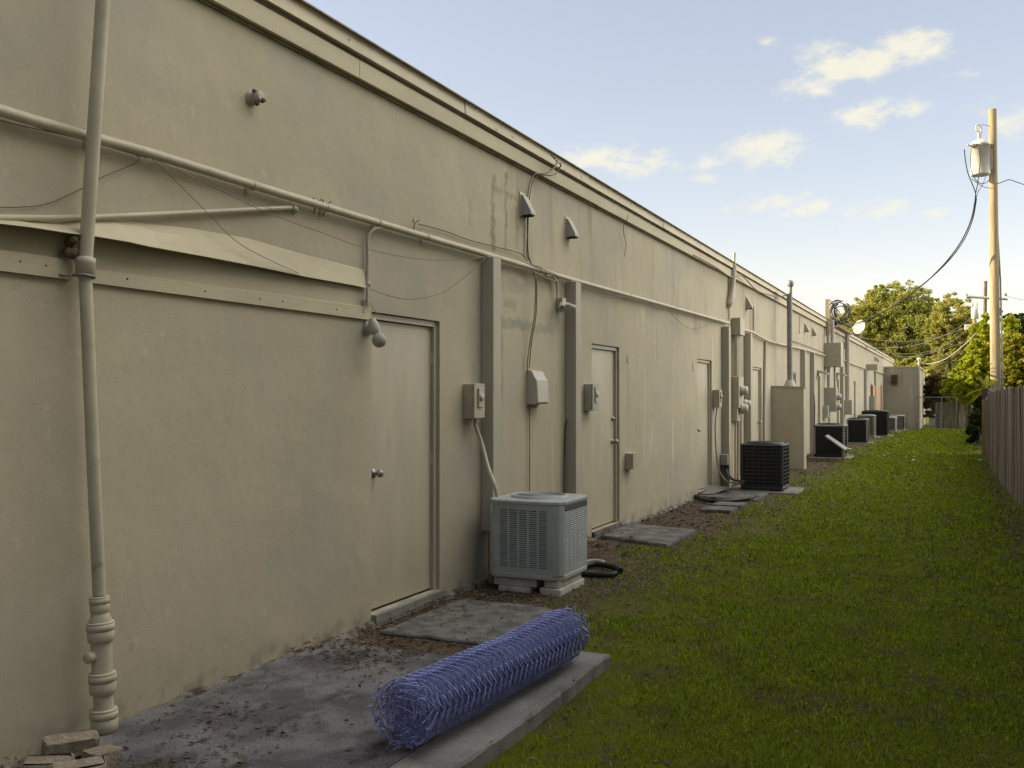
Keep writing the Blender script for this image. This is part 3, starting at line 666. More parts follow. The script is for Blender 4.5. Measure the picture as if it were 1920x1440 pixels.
# security lamp with two heads
o = P(1042,580,0); t = thing('security_lamp', 'small twin-head security lamp on a box by the second column', 'wall lamp', o)
q = P(1042,560,0)
MB().bbox((0,o.y,o.z),(.075,o.y+.11,q.z+.01),.005).build('junction_box', mbox, t)
MB().tube(smooth_path([P(1024,516,.06), P(1038,520,.06), P(1044,530,.05), P(1045,545,.045), P(1045,560,.045)], 5), .013, 8).build('conduit_drop', mpipe, t)
c = P(1054,575,.11); MB().lathe(c, (.25,-.5,-.35), [(-.07,.022),(-.05,.03),(.0,.034),(.04,.04),(.05,.042),(.05,.034),(.03,.02)], 14).build('lamp_head', mplast, t)
c = P(1069,575,.13); MB().lathe(c, (.45,.35,-.3), [(-.06,.022),(-.04,.03),(.0,.034),(.04,.04),(.05,.042),(.05,.034),(.03,.02)], 14).build('lamp_head', mplast, t)
MB().tube([(.07,o.y+.05,q.z-.05), P(1054,568,.1), P(1067,572,.12)], .012, 8).build('swivel_arm', mplast, t)

# hood vents
def hood(px, py, label, w=.12, h=.22, d=.12):
    o = P(px, py, 0); t = thing('vent_hood', label, 'vent', o, 'hooded wall vents high on the long wall')
    b = MB(); y0, y1, z = o.y, o.y + w, o.z
    b.loft([[(0,yy,z),(d,yy,z+.01),(d,yy,z+.035),(.03,yy,z+h*.93),(.0,yy,z+h)] for yy in (y0, y1)], True); b.build('hood', mboxg if px < 1100 else mpil, t)
    MB().box((.002,y0-.02,z-.012),(.008,y1+.02,z+h+.02)).build('flange', mpipe, t)
    MB().box((.012,y0+.01,z-.004),(d-.01,y1-.01,z-.001)).build('opening', mgap, t)
for px, py, lb in ((975,404,'nearest hooded vent beside the thick cable drop'),(1060,445,'second hooded vent alone right of the cable drop'),(1398,579,'hooded vent between the leaning mast and the grey mast'),
                   (1508,622,'left one of two hooded vents right of the grey mast'),(1522.5,629,'right one of two hooded vents right of the grey mast'),(1639.5,676,'left one of the two farthest little vents'),(1644,678,'right one of the two farthest little vents'),(1582,653,'small vent left of the far downspout')):
    hood(px, py, lb, *( (.12,.21,.115) if px < 1100 else (.14,.24,.13) if px < 1450 else (.16,.24,.12)))
# small marks of hardware left on the wall
for (x0, z0_, z1_, lb) in ((1176,665,680,'short bracket scar right of the second door'),(1299,680,694,'short bracket scar left of the third door')):
    a = P(x0, z1_, .003); c = P(x0, z0_, .003); b = MB(); b.box((.001,a.y-.006,a.z),(.008,a.y+.006,c.z)); b.box((.001,a.y,a.z-.003),(.008,a.y+.09,a.z+.012)); b.build('bracket', mpil, label=lb, cat='bracket')

# leaning mast near third column + meter bank
def masts():
    t = thing('meter_bank', 'bank of conduits with round electric meters right of the third door', 'electric meters', P(1370, 900, 0))
    a = P(1377, 476, .10)
    MB().tube([P(1377,474,.08), P(1376,500,.08)], .028, 10).build('mast_tip', mpipe, t)
    MB().tube(smooth_path([P(1376,498,.08), P(1373,540,.07), P(1371,560,.07), P(1367,570,.04), P(1365,573,.0)], 5), .055, 12).build('mast', mpipe, t)
    MB().tube([P(1367,520,.02), P(1367,600,.02)], .012, 8).build('thin_conduit', mpil, t)
    o = P(1371, 628, 0); q = P(1371, 596, 0); MB().bbox((0,o.y,o.z),(.17,o.y+.42,q.z),.006).build('junction_box', mbox, t)
    yb = o.y
    for k, (yy, r) in enumerate(((.07,.038),(.20,.045),(.33,.035))):
        MB().tube([(.08,yb+yy,o.z), (.08,yb+yy,P(1371,705,0).z)], r, 12).build('riser', mpipe, t)
    z1, z0 = P(1371,706,0).z, P(1371,765,0).z
    MB().bbox((0,yb+.0,z0),(.14,yb+.46,z1),.006).build('meter_box', mbox, t)
    MB().bbox((0,yb+.0,P(1371,790,0).z),(.11,yb+.30,z0-.004),.006).build('lower_box', mpil, t)
    for k, zz in enumerate((z1-.26, z1-.60)):
        MB().lathe((.14, yb+.2+.02*k, zz), (1,0,0), [(0,.10),(.03,.105),(.035,.085),(.10,.083),(.12,.07),(.125,.01)], 18).build('meter', mplast, t)
    MB().lathe((.14, yb+.52, z1-.52), (1,0,0), [(-.14,.02),(0,.09),(.03,.095),(.035,.075),(.10,.073),(.12,.06),(.125,.01)], 18).build('meter', mplast, t)
    MB().tube([(.06,yb+.1,P(1371,790,0).z),(.05,yb+.1,P(1371,830,0).z),(.05,yb+.1,0)], .022, 8).build('ground_conduit', mpil, t)
    MB().tube([(.06,yb+.35,z0),(.05,yb+.35,.4),(.05,yb+.35,0)], .028, 8).build('ground_conduit', mpipe, t)
    MB().tube([(.05,yb+.62,2.7),(.05,yb+.62,.1)], .03, 8).build('ground_conduit', mpipe, t)
masts()
# grey service mast behind the cabinet
def grey_mast():
    X = .32; b0 = P(1481, 727, X); t = thing('service_mast', 'tall grey metal service mast rising through the roof edge', 'service mast', (X, b0.y, b0.z))
    top = P(1481, 538, X).z
    MB().tube([(X,b0.y,b0.z),(X,b0.y,P(1481,552,X).z)], .062, 14).build('mast', mgalv, t)
    MB().tube([(X+.02,b0.y,P(1481,556,X).z),(X+.02,b0.y,top)], .04, 12).build('mast_tip', mgalv, t)
    MB().lathe((X+.02,b0.y,top), (0,0,1), [(0,.06),(.03,.07),(.08,.08),(.12,.07),(.15,.03)], 14).build('weather_cap', mgalv, t)
    MB().lathe((X,b0.y,b0.z-.02), (0,0,1), [(0,.15),(.05,.14),(.10,.12),(.16,.10),(.2,.08)], 16).build('flashing_boot', mplast, t)
    MB().tube([(X,b0.y,P(1481,553,X).z),(.1,b0.y,P(1481,556,X).z+.0),(.1,b0.y-.6,4.02)], .012, 6).build('stay_wire', mbrn, t)
grey_mast()
# storage cabinet under the mast
y0 = P(1446, 742, 0).y; X1 = AY(1507, 742, y0).x; z1 = P(1446, 722, 0).z
t = thing('utility_cabinet', 'tall flat beige plywood cabinet standing against the wall under the grey mast', 'cabinet', (.3, y0, 0))
MB().bbox((.0,y0,-.02),(X1,y0+.05,z1-.04),.004).build('side_panel', mtrim, t)
b = MB(); b.bbox((.0,y0+.35,-.02),(X1,y0+.40,z1-.04),.004); b.build('side_panel', mpil, t)
MB().bbox((X1-.04,y0+.052,.0),(X1-.0,y0+.348,z1-.06),.004).build('door_panel', mdoor, t)
MB().prism([(0,y0-.02,z1-.035),(X1+.03,y0-.02,z1-.065),(X1+.03,y0+.42,z1-.065),(0,y0+.42,z1-.035)],(0,0,.025)).build('lid', mpil, t)
b = MB(); q = AY(1514,745,y0+1.5); b.tube([(X1+.04,y0+1.4,1.7),(X1+.06,y0+1.4,1.4),(X1+.05,y0+1.4,.9)], .012, 6); b.build('hanging_strap', mblk, label='black strap hanging beside the tall flat cabinet', cat='strap')

# big flat wall cabinet far
o = P(1545, 688, 0); t = thing('wall_cabinet', 'big flat square electrical cabinet high on the wall below the cable coil', 'electrical box', o)
zt = P(1545, 643, 0).z; MB().bbox((0,o.y,o.z),(.52,o.y+.7,zt),.01).build('enclosure', mbox, t)
for k, (x, r) in enumerate(((.10,.045),(.24,.06))):
    MB().tube([(x,o.y+.2,zt),(x,o.y+.2,4.1 + .0*k)], r, 10).build('riser', mpipe, t)
MB().tube([(.12,o.y+.15,o.z),(.12,o.y+.15,1.9)], .05, 10).build('riser', mpil, t)
MB().tube([(.30,o.y+.2,o.z),(.30,o.y+.2,1.9)], .03, 10).build('riser', mrust, t)
MB().bbox((0,o.y+.05,1.15),(.36,o.y+.55,1.92),.01).build('lower_box', mpil, t)
for zz in (1.62,1.3): MB().lathe((.36,o.y+.3,zz),(1,-.2,0),[(0,.12),(.03,.12),(.04,.10),(.12,.10),(.14,.02)],14).build('meter', mboxg, t)
MB().bbox((.0,o.y-.35,.95),(.16,o.y-.05,1.35),.01).build('side_box', mplast, t)
MB().tube([(.12,o.y+.25,1.15),(.12,o.y+.25,-.1)], .03, 8).build('riser', mpil, t)
# timber post and coiled cable at the roof edge
o = P(1552, 606, .10)
t = thing('service_post', 'short timber service post standing up from the roof edge', 'post', o); zt = P(1552,561,.1).z
MB().box((.03,o.y,3.6),(.15,o.y+.12,zt)).build('post', mpole, t)
MB().tube([(.09,o.y+.06,zt-.5),(.35,o.y+1.0,4.15)], .035, 6).build('brace', mpole, t)
b = MB(); c0 = P(1572, 588, .25)
for k in range(7):
    r = .27 + .05*math.sin(k*1.9); off = Vector((random.uniform(-.1,.14), random.uniform(-.5,.3), random.uniform(-.08,.12)))
    tl = random.uniform(-.35,.35); ang0 = random.uniform(0,6)
    b.tube([c0 + off + Vector((r*math.cos(a)*math.cos(tl), r*.5*math.cos(a)*math.sin(tl)+.4*(k%3)*.2, r*1.15*math.sin(a))) for a in np.linspace(ang0, ang0+5.6, 26)], .019, 6)
for k in range(5):
    b.tube(smooth_path([P(1556+2*k,563+5*k,.2), P(1562+3*k,572+3*k,.3), P(1566,600,.25), P(1560,614,.15)],5), .014, 5)
b.build('cable_coil', mblk, label='tangled coil of black cable hanging at the roof edge post', cat='cable coil')
b = MB(); [b.sphere(P(1567,603,.2)+Vector((random.uniform(-.2,.25),random.uniform(-.3,.3),random.uniform(-.12,.08))), random.uniform(.05,.1), 7) for _ in range(10)]
b.build('cable_splice', mblk, label='dark bunch of splices at the foot of the cable coil', cat='cable splice')
# far downspout & others
X = .12; y = P(1589, 742, X).y; t = thing('downspout', 'square downspout from the roof edge between the far columns', 'downspout', (X, y, 0))
MB().tube([(X,y,4.0),(X,y,1.05)], .085, 8, smooth=False).build('pipe', mpil, t); MB().bbox((0,y-.25,.95),(.3,y+.35,1.05+.45),.01).build('lower_box', mpil, t)
b = MB(); ya, yb_ = P(1566,615,.1).y, P(1592,630,.1).y; b.add([(.104,ya,4.0),(.22,ya,4.02),(.24,ya,4.11),(.104,yb_,4.0),(.22,yb_,4.02),(.24,yb_,4.11),(.23,ya,4.11),(.21,ya,4.03),(.23,yb_,4.11),(.21,yb_,4.03)],[(0,1,4,3),(1,2,5,4),(2,6,8,5),(0,3,9,7),(7,9,8,6),(0,7,6,2,1),(3,4,5,8,9)])
b.build('gutter', mrust, label='short rusty gutter under the roof edge beside the cable coil', cat='gutter')
# satellite dish
c = P(1611, 613, -.4); t = thing('satellite_dish', 'pale oval satellite dish on the roof edge', 'satellite dish', (c.x, c.y, 4.14))
d = Vector((-.55,-.75,.25)).normalized(); b = MB(); prof = [(-.07,.01),(-.062,.14),(-.035,.26),(0,.36),(.004,.362),(-.033,.255),(-.058,.13),(-.064,.01)]
b.lathe(c, d, prof, 26); b.build('reflector', mdish, t)
MB().tube([c - d*.07, c - d*.16 - Vector((0,0,.12)), (c.x,c.y+.1,4.12)], .022, 8).build('mount_pole', mgalv, t)
MB().tube([c - Vector((0,0,.3)) + d*.0, c + d*.42 - Vector((0,0,.18))], .014, 6).build('feed_arm', mgalv, t)
MB().sphere(c + d*.42 - Vector((0,0,.17)), .05, 8).build('receiver', mwhite, t)
# lamps over far doors
for px, py, lb in ((1532,697,'small shelf lamp above the door left of the big wall cabinet'),(1568,701,'small shelf lamp above the door right of the big wall cabinet')):
    o = P(px, py, 0); b = MB(); b.prism([(0,o.y,o.z+.06),(.3,o.y,o.z-.04),(.3,o.y,o.z-.08),(0,o.y,o.z-.02)], (0,.5,0)); b.build('door_lamp', mboxg, label=lb, cat='wall lamp')
# box high on far wall
o = P(1624, 694, 0); MB().bbox((0,o.y,o.z),(.5,o.y+.9,P(1624,683,0).z),.01).build('wall_box', mbox, label='small beige box high on the far wall past the downspout', cat='electrical box')
wire([(1500,590,.03),(1499,626,.03)], .012, mpil, 'thin vertical pipe scar right of the grey mast', name='wall_conduit', cat='conduit')
wire([(1435,640,.03),(1434,700,.03),(1433,790,.03),(1433,850,.03)], .03, mpil, 'vertical conduit between the fourth door and the tall flat cabinet', name='wall_conduit', cat='conduit', sub=1, n=8)
wire([(1413,574,.05),(1413,620,.05)], .025, mpipe, 'short capped vertical conduit high above the fourth door', name='wall_conduit', cat='conduit', sub=1, n=8)
wire([(1444,700,.05)] and [(1488,643,.03),(1489,640,.03),(1530,655,.03),(1545,662,.03)], .01, mwirep, 'thin wire sloping above the conduit past the grey mast')
wire([(1340,560,.07),(1400,572,.08),(1440,575,.08),(1452,558,.14),(1460,556,.3)] if False else [(1300,478,.12),(1340,500,.12),(1372,520,.12),(1390,516,.12),(1420,545,.12),(1450,555,.12),(1455,560,.12),(1465,556,.14),(1477,562,.2)], .012, mwirep, 'wavy cable sagging below the roof edge between the two masts')

# far wall fittings with warm paint (rusty orange boards on the last bays)
for (a, c, lb) in ((1637,1644,'first faded orange board leaning on the far wall'),(1663,1668,'second faded orange board leaning on the far wall')):
    p = P(a, 742, .06); q = P(c, 742, .06); b = MB(); b.box((.02,p.y,zg(p.y)),(.06,min(q.y, p.y+5),2.2)); b.build('orange_board', pmat('faded_orange', (.55,.27,.15), (.45,.33,.22), 3., .8), label=lb, cat='board')
for px, z0_, z1_, lb in ((1630,742,770,'grey meter box on the far wall above the dark square cooling unit'),(1658,735,752,'small grey box near the last far door')):
    o = P(px, z1_, 0); MB().bbox((0,o.y,o.z),(.25,o.y+.5,P(px,z0_,0).z),.01).build('meter_box', mboxg, label=lb, cat='electrical box')

# ------------------------------------------------------------ annex at the end
YA = 60.5
ax0, ax1 = .0, AY(1722, 742, YA).x; za = AY(1700, 689, YA).z; zb_ = zg(YA) - .1
yA2 = P(1740, 742, ax1).y
t = thing('annex_block', 'plain beige block building closing the far end of the wall', 'building', (ax1/2, YA+2, zb_))
MB().box((ax0,YA,zb_),(ax1,min(yA2,YA+14),za)).build('wall', mwall, t)
MB().box((ax0,YA-.05,za+.003),(ax1+.06,min(yA2,YA+14)+.05,za+.07)).build('roof', mdrip, t)
p = AY(1675.5, 712, YA-.03); b = MB(); b.box((p.x-.12,YA-.3,p.z-.27),(p.x+.2,YA-.002,p.z+.28)); b.build('window_cooler', mwb, t)
MB().box((p.x+.202,YA-.26,p.z-.3),(p.x+.26,YA-.002,p.z+.3)).build('cooler_frame', mor, t)
p = AY(1723.5, 742, YA-.06); MB().tube([(p.x,YA-.06,zb_),(p.x,YA-.06,AY(1723,675,YA).z)], .05, 8).build('service_mast', mpipe, t)
MB().lathe((p.x,YA-.06,AY(1723,676,YA).z),(0,0,1),[(0,.06),(.05,.11),(.12,.1),(.16,.03)],10).build('mast_cap', mwhite, t)
wire_pts = [AY(1725,678,YA), AY(1735,682,YA+1), AY(1750,681,YA-1), AY(1775,672,YA-5), AY(1810,645,YA-12), AY(1830,625,YA-18)]
MB().tube(smooth_path(wire_pts,5), .03, 5).build('service_cable', mboxg, label='pale cable rising from the end block mast across the trees', cat='cable')

# ------------------------------------------------------------ cooling units
def ac_slots():
    """grey unit: rounded corners, five columns of slots"""
    t = thing('cooling_unit', 'pale grey slotted cooling unit on concrete blocks by the first column', 'air conditioner', (.49, 7.75, .118), 'outdoor cooling units along the wall')
    x0, x1, y0, y1, z0, z1 = .15, .83, 7.40, 8.10, .118, .778
    def ring(c, k, z): return [(x0+k, y0+c, z),(x0+c*.35+k,y0+c*.35,z),(x0+c,y0+k,z),(x1-c,y0+k,z),(x1-c*.35-k*.5,y0+c*.35+k*.5,z),(x1-k,y0+c,z),(x1-k,y1-c,z),(x1-c*.35,y1-c*.35,z),(x1-c,y1-k,z),(x0+c,y1-k,z),(x0+c*.35,y1-c*.35,z),(x0+k,y1-c,z)]
    MB().loft([ring(.08,.03,z) for z in (z0+.03, z1-.04)], True).build('coil', maci, t)
    MB().loft([ring(.085,.003,z0), ring(.085,-.006,z0+.006), ring(.085,-.006,z0+.036), ring(.085,.0,z0+.04)], True).build('base_pan', macg, t)
    top = MB(); top.loft([ring(.085,.0,z1-.035), ring(.085,-.012,z1-.03), ring(.085,-.012,z1-.008), ring(.09,.004,z1)], True); top.build('top_panel', macg, t)
    # fan ring and guard
    cx, cy = (x0+x1)/2, (y0+y1)/2; g = MB()
    g.lathe((cx,cy,z1-.002),(0,0,1),[(0,.25),(.02,.245),(.022,.235),(.004,.228),(.003,.225)],30)
    g.build('fan_ring', macg, t); g = MB()
    for r in np.linspace(.03,.22,9): g.tube([(cx+r*math.cos(a),cy+r*math.sin(a),z1+.018) for a in np.linspace(0,2*math.pi,26)], .0022, 4)
    for a in np.linspace(0,2*math.pi,9)[:-1]: g.tube([(cx,cy,z1+.016),(cx+.235*math.cos(a),cy+.235*math.sin(a),z1+.016)], .003, 4)
    g.build('fan_guard', macg, t)
    MB().lathe((cx,cy,z1+.003),(0,0,1),[(0,.222),(.002,.222)],26).build('fan_opening', maci, t)
    # corner posts
    for (sx, sy) in ((0,0),(1,0),(1,1),(0,1)):
        X = (x0,x1)[sx]; Y = (y0,y1)[sy]; dx = 1-2*sx; dyy = 1-2*sy; k = .095
        pts = [(X, Y+dyy*k),(X,Y+dyy*.07),(X+dx*.018,Y+dyy*.028),(X+dx*.028,Y+dyy*.018),(X+dx*.07,Y),(X+dx*k,Y)]
        b = MB(); b.loft([[(p[0],p[1],z) for p in pts] + [(X+dx*(.016),Y+dyy*k*1.0,z)][:0] for z in (z0+.04, z1-.035)], False, closed=False); b.build('corner_post', macg, t)
    # slotted panels
    def panel(o, u, L_, cols):
        o = Vector(o); u = Vector(u); nrm = Vector((u.y,-u.x,0)); b = MB(); zlo, zhi = z0+.04, z1-.035
        def q(s0, s1, za, zb, d0=0., d1=0.):
            a = o+u*s0; c = o+u*s1; b.add([a+Vector((0,0,za))-nrm*d0, c+Vector((0,0,za))-nrm*d0, c+Vector((0,0,zb))-nrm*d1, a+Vector((0,0,zb))-nrm*d1], [(0,1,2,3)])
        m = .02; q(0, L_, zlo, zlo+.045); q(0, L_, zhi-.05, zhi)
        cw = (L_-2*m)/cols; gap = cw*.22; rows = 27; hh = (zhi-.05-zlo-.045)/rows
        q(0, m+gap/2, zlo+.045, zhi-.05); q(L_-m-gap/2, L_, zlo+.045, zhi-.05)
        for c in range(1, cols): q(m+c*cw-gap/2, m+c*cw+gap/2, zlo+.045, zhi-.05)
        for c in range(cols):
            for r in range(rows):
                za = zlo+.045+r*hh; q(m+c*cw+gap/2, m+(c+1)*cw-gap/2, za, za+hh*.46, -.003, .0)
                q(m+c*cw+gap/2, m+(c+1)*cw-gap/2, za+hh*.46, za+hh*.54, 0, .012)
        b.build('slotted_panel', macg, t)
    panel((x0+.095,y0-.001,0),(1,0,0),x1-x0-.19,5); panel((x1+.001,y0+.095,0),(0,1,0),y1-y0-.19,5)
    panel((x1-.095,y1+.001,0),(-1,0,0),x1-x0-.19,5); panel((x0-.001,y1-.095,0),(0,-1,0),y1-y0-.19,5)
    MB().box((x1+.002,y0+.10,z1-.085),(x1+.006,y1-.08,z1-.045)).build('name_plate', mred, t)
    MB().box((x0+.04,y0-.006,z1-.13),(x0+.056,y0+.006,z1-.05)).build('label_sticker', mwhite, t)
    return t
ac_slots()
def block(x0, x1, y0, y1, z0, z1, label):
    b = MB(); b.bbox((x0,y0,z0),(x1,y1,z1),.008); b.build('concrete_block', mblock, label=label, cat='concrete block', group='blocks under the nearest cooling unit')
block(.20,.60,7.43,7.60,.045,.115,'long whitish block under the near left of the slotted cooling unit')
block(.25,.55,7.41,7.62,-.01,.042,'thin lower slab piece under the long whitish block')
block(.67,.81,7.43,7.95,.055,.115,'upper block under the right side of the slotted cooling unit')
block(.64,.83,7.40,7.97,-.01,.052,'lower block under the right side of the slotted cooling unit')
block(.2,.4,7.80,8.0,-.01,.115,'hidden rear block beside the wall under the slotted cooling unit')

def ac_bars(px_r, py_b, w, d, h, label, mat, bars=10, tile=0, corner=None, base=.05, lid=None):
    """barred unit; px_r, py_b = foot of its near right corner"""
    yy = 20.
    p = G(px_r, max(py_b,800), base + 0.)
    for _ in range(4): p = G(px_r, max(py_b,800), base + zg(p.y))
    x1, y0 = p.x, p.y
    if py_b < 10: x1 = py_b; y0 = P(px_r, 742, x1).y
    x0, y1 = x1 - w, y0 + d; z0 = base + zg(y0); z1 = z0 + h; cm = corner or mat
    t = thing('cooling_unit', label, 'air conditioner', ((x0+x1)/2, (y0+y1)/2, z0), 'outdoor cooling units along the wall')
    MB().box((x0+.03,y0+.03,z0+.03),(x1-.03,y1-.03,z1-.05)).build('coil', maci, t)
    MB().bbox((x0,y0,z0),(x1,y1,z0+.05),.02).build('base_pan', mat, t)
    tp = MB(); tp.bbox((x0-.008,y0-.008,z1-.05),(x1+.008,y1+.008,z1),.03); tp.build('top_panel', lid or mat, t)
    cx, cy = (x0+x1)/2, (y0+y1)/2; rr = min(w,d)*.42
    MB().lathe((cx,cy,z1+.001),(0,0,1),[(0,rr*1.06),(.025,rr*1.03),(.027,rr*.97),(.003,rr*.95),(.002,rr*.9)],26).build('fan_ring', mat, t)
    g = MB()
    for r in np.linspace(.05, rr*.93, 7): g.tube([(cx+r*math.cos(a),cy+r*math.sin(a),z1+.028) for a in np.linspace(0,2*math.pi,22)], .004, 4)
    g.build('fan_guard', mat, t)
    for (X, Y, sx, sy) in ((x0,y0,1,1),(x1,y0,-1,1),(x1,y1,-1,-1),(x0,y1,1,-1)):
        b = MB(); b.bbox((X,Y,z0+.05),(X+sx*.06,Y+sy*.06,z1-.05),.015); b.build('corner_post', cm, t)
    b = MB()
    for k in range(bars):
        z = z0+.07+(h-.14)*k/(bars-1); e = .011
        b.box((x0+.06,y0+.004,z-e),(x1-.06,y0+.03,z+e)); b.box((x1-.03,y0+.06,z-e),(x1-.004,y1-.06,z+e)); b.box((x0+.06,y1-.03,z-e),(x1-.06,y1-.004,z+e)); b.box((x0+.004,y0+.06,z-e),(x0+.03,y1-.06,z+e))
    for k in range(1, 7):
        x = x0 + w*k/7; y = y0 + d*k/7
        b.box((x-.005,y0+.008,z0+.05),(x+.005,y0+.02,z1-.05)); b.box((x1-.02,y-.005,z0+.05),(x1-.008,y+.005,z1-.05))
    b.build('guard_bars', mat, t); return (x0,x1,y0,y1)
mdk2 = pmat('unit_paint_black', (.02,.02,.024), (.035,.035,.04), 6., .5)
units = [
 (1468,920,.72,.72,.78,'first dark cooling unit with horizontal bars, beside the tall flat cabinet',macd,11,None,None),
 (1584,857,.80,.8,.84,'black cooling unit with a pale top just past the tall flat cabinet',mdk2,10,macb,macb),
 (1627,829,.70,.7,.80,'small tan-cornered cooling unit, third of the barred ones',mdk2,10,macb,macb),
 (1640,819,.65,.8,.84,'grey cooling unit half hidden behind the tan-cornered one',macb,10,None,None),
 (1664,1.32,1.0,1.0,.98,'largest far cooling unit, black and square',mdk2,10,None,None),
 (1680,1.2,.75,.8,.68,'cooling unit with a pale side right of the large black one',macb,9,mwhite,mwhite),
 (1695,1.3,.7,.8,.78,'last cooling unit before the end block',mboxg,10,macd,None)]
for i,(a,b_,w,d,h,lb,m_,nb,cr,ld) in enumerate(units):
    x0,x1,y0,y1 = ac_bars(a,b_,w,d,h,lb,m_,nb,corner=cr,lid=ld)
    pad(rect(x0-.12-.1*(i==0), x1+.16+.1*(i==0), y0-.18, y1+.2, .04), 0, .045, 'pad under the ' + ['first dark cooling unit','black cooling unit with the pale top','tan-cornered cooling unit','half hidden grey cooling unit','largest far cooling unit','pale-sided far cooling unit','last cooling unit'][i], mcurb)
# leaning panel by the cabinet
p = G(1530, 838, .35); q = G(1510, 872, 0.02)
b = MB(); a = P(1508,818,.72); 
b.prism([(.80,y0*0+q.y+1.9,.62),(1.30,q.y+1.7,.28),(1.30,q.y+2.5,.28),(.80,q.y+2.6,.62)], (.01,0,.03)); b.build('leaning_panel', mgalv, label='small tilted metal panel between the tall flat cabinet and the black unit', cat='metal panel')
b = MB(); b.bbox((1.22,q.y+1.75,-.02),(1.28,q.y+1.81,.3),.004); b.build('panel_post', mfpost, label='short tan stake under the tilted metal panel', cat='stake')
# white meter cupboard at the far end and ground litter
p = G(1754, 795, zg(55)); b = MB(); b.bbox((p.x-.4,p.y,zg(p.y)),(p.x+.4,p.y+.7,zg(p.y)+.52),.02); b.build('utility_box', mwhite, label='white utility box on the ground at the far end of the lawn', cat='utility box')

# corrugated drain hose behind the first unit
def hose(pts, r, label, mat=mblk):
    pp = smooth_path(pts, 14); b = MB(); rr = [r*(1 + .14*(k % 2)) for k in range(len(pp))]; b.tube(pp, rr, 10); b.build('drain_hose', mat, label=label, cat='hose', group='loose hoses on the ground behind the slotted unit')
q1 = [G(1085,1064,.04), G(1115,1058,.04), G(1150,1063,.04), G(1164,1070,.04)]
hose(q1, .026, 'black corrugated hose poking out right of the slotted unit')
hose([G(1085,1076,.035), G(1110,1077,.035), G(1140,1078,.035), G(1155,1075,.035)], .024, 'second black hose end lying in front of the first one')
hose([G(1090,1056,.05), G(1110,1052,.06), G(1128,1053,.06), G(1133,1056,.05)], .018, 'grey hose end resting on the black hoses', mplast)
hose([G(1305,930,.05), G(1325,938,.05), G(1355,940,.05), G(1400,935,.05), G(1420,930,.05)], .03, 'long dark hose on the ground before the first dark unit')
p = G(1320,925,.04); b = MB(); b.prism([(p.x-.3,p.y-.3,.03),(p.x+.2,p.y-.25,.05),(p.x+.35,p.y+.5,.10),(p.x-.2,p.y+.6,.12)],(0,0,.015)); b.build('metal_sheet', mgalv, label='bent pale sheet lying at the wall foot near the first dark unit', cat='metal sheet')

# bricks in the corner
def brick(c, ang, tilt, s, label):
    b = MB(); hx, hy, hz = s[0]/2, s[1]/2, s[2]/2
    vs = []; rnd = random.Random(label)
    n = 5; M3 = Matrix.Rotation(ang,3,'Z') @ Matrix.Rotation(tilt,3,'X')
    b.bbox((-hx,-hy,-hz),(hx,hy,hz),.012)
    b.v = [tuple(M3 @ (Vector(v) + Vector((rnd.uniform(-.006,.006) for _ in range(3)))) + Vector(c)) for v in b.v]
    b.build('brick', mbrick, label=label, cat='brick', group='loose bricks in the near corner')
brick(G(132,1398,.13), .95, .08, (.22,.115,.075), 'pale brick lying on top of the pile below the tall pipe')
brick(G(192,1425,.10), 1.3, -.1, (.14,.11,.09), 'broken brick at the right of the pile')
brick(G(150,1448,.11), 1.0, .05, (.20,.11,.07), 'lowest brick cut by the bottom of the picture')
brick(G(90,1437,.09), .5, .15, (.20,.10,.06), 'darker brick against the wall at the left of the pile')

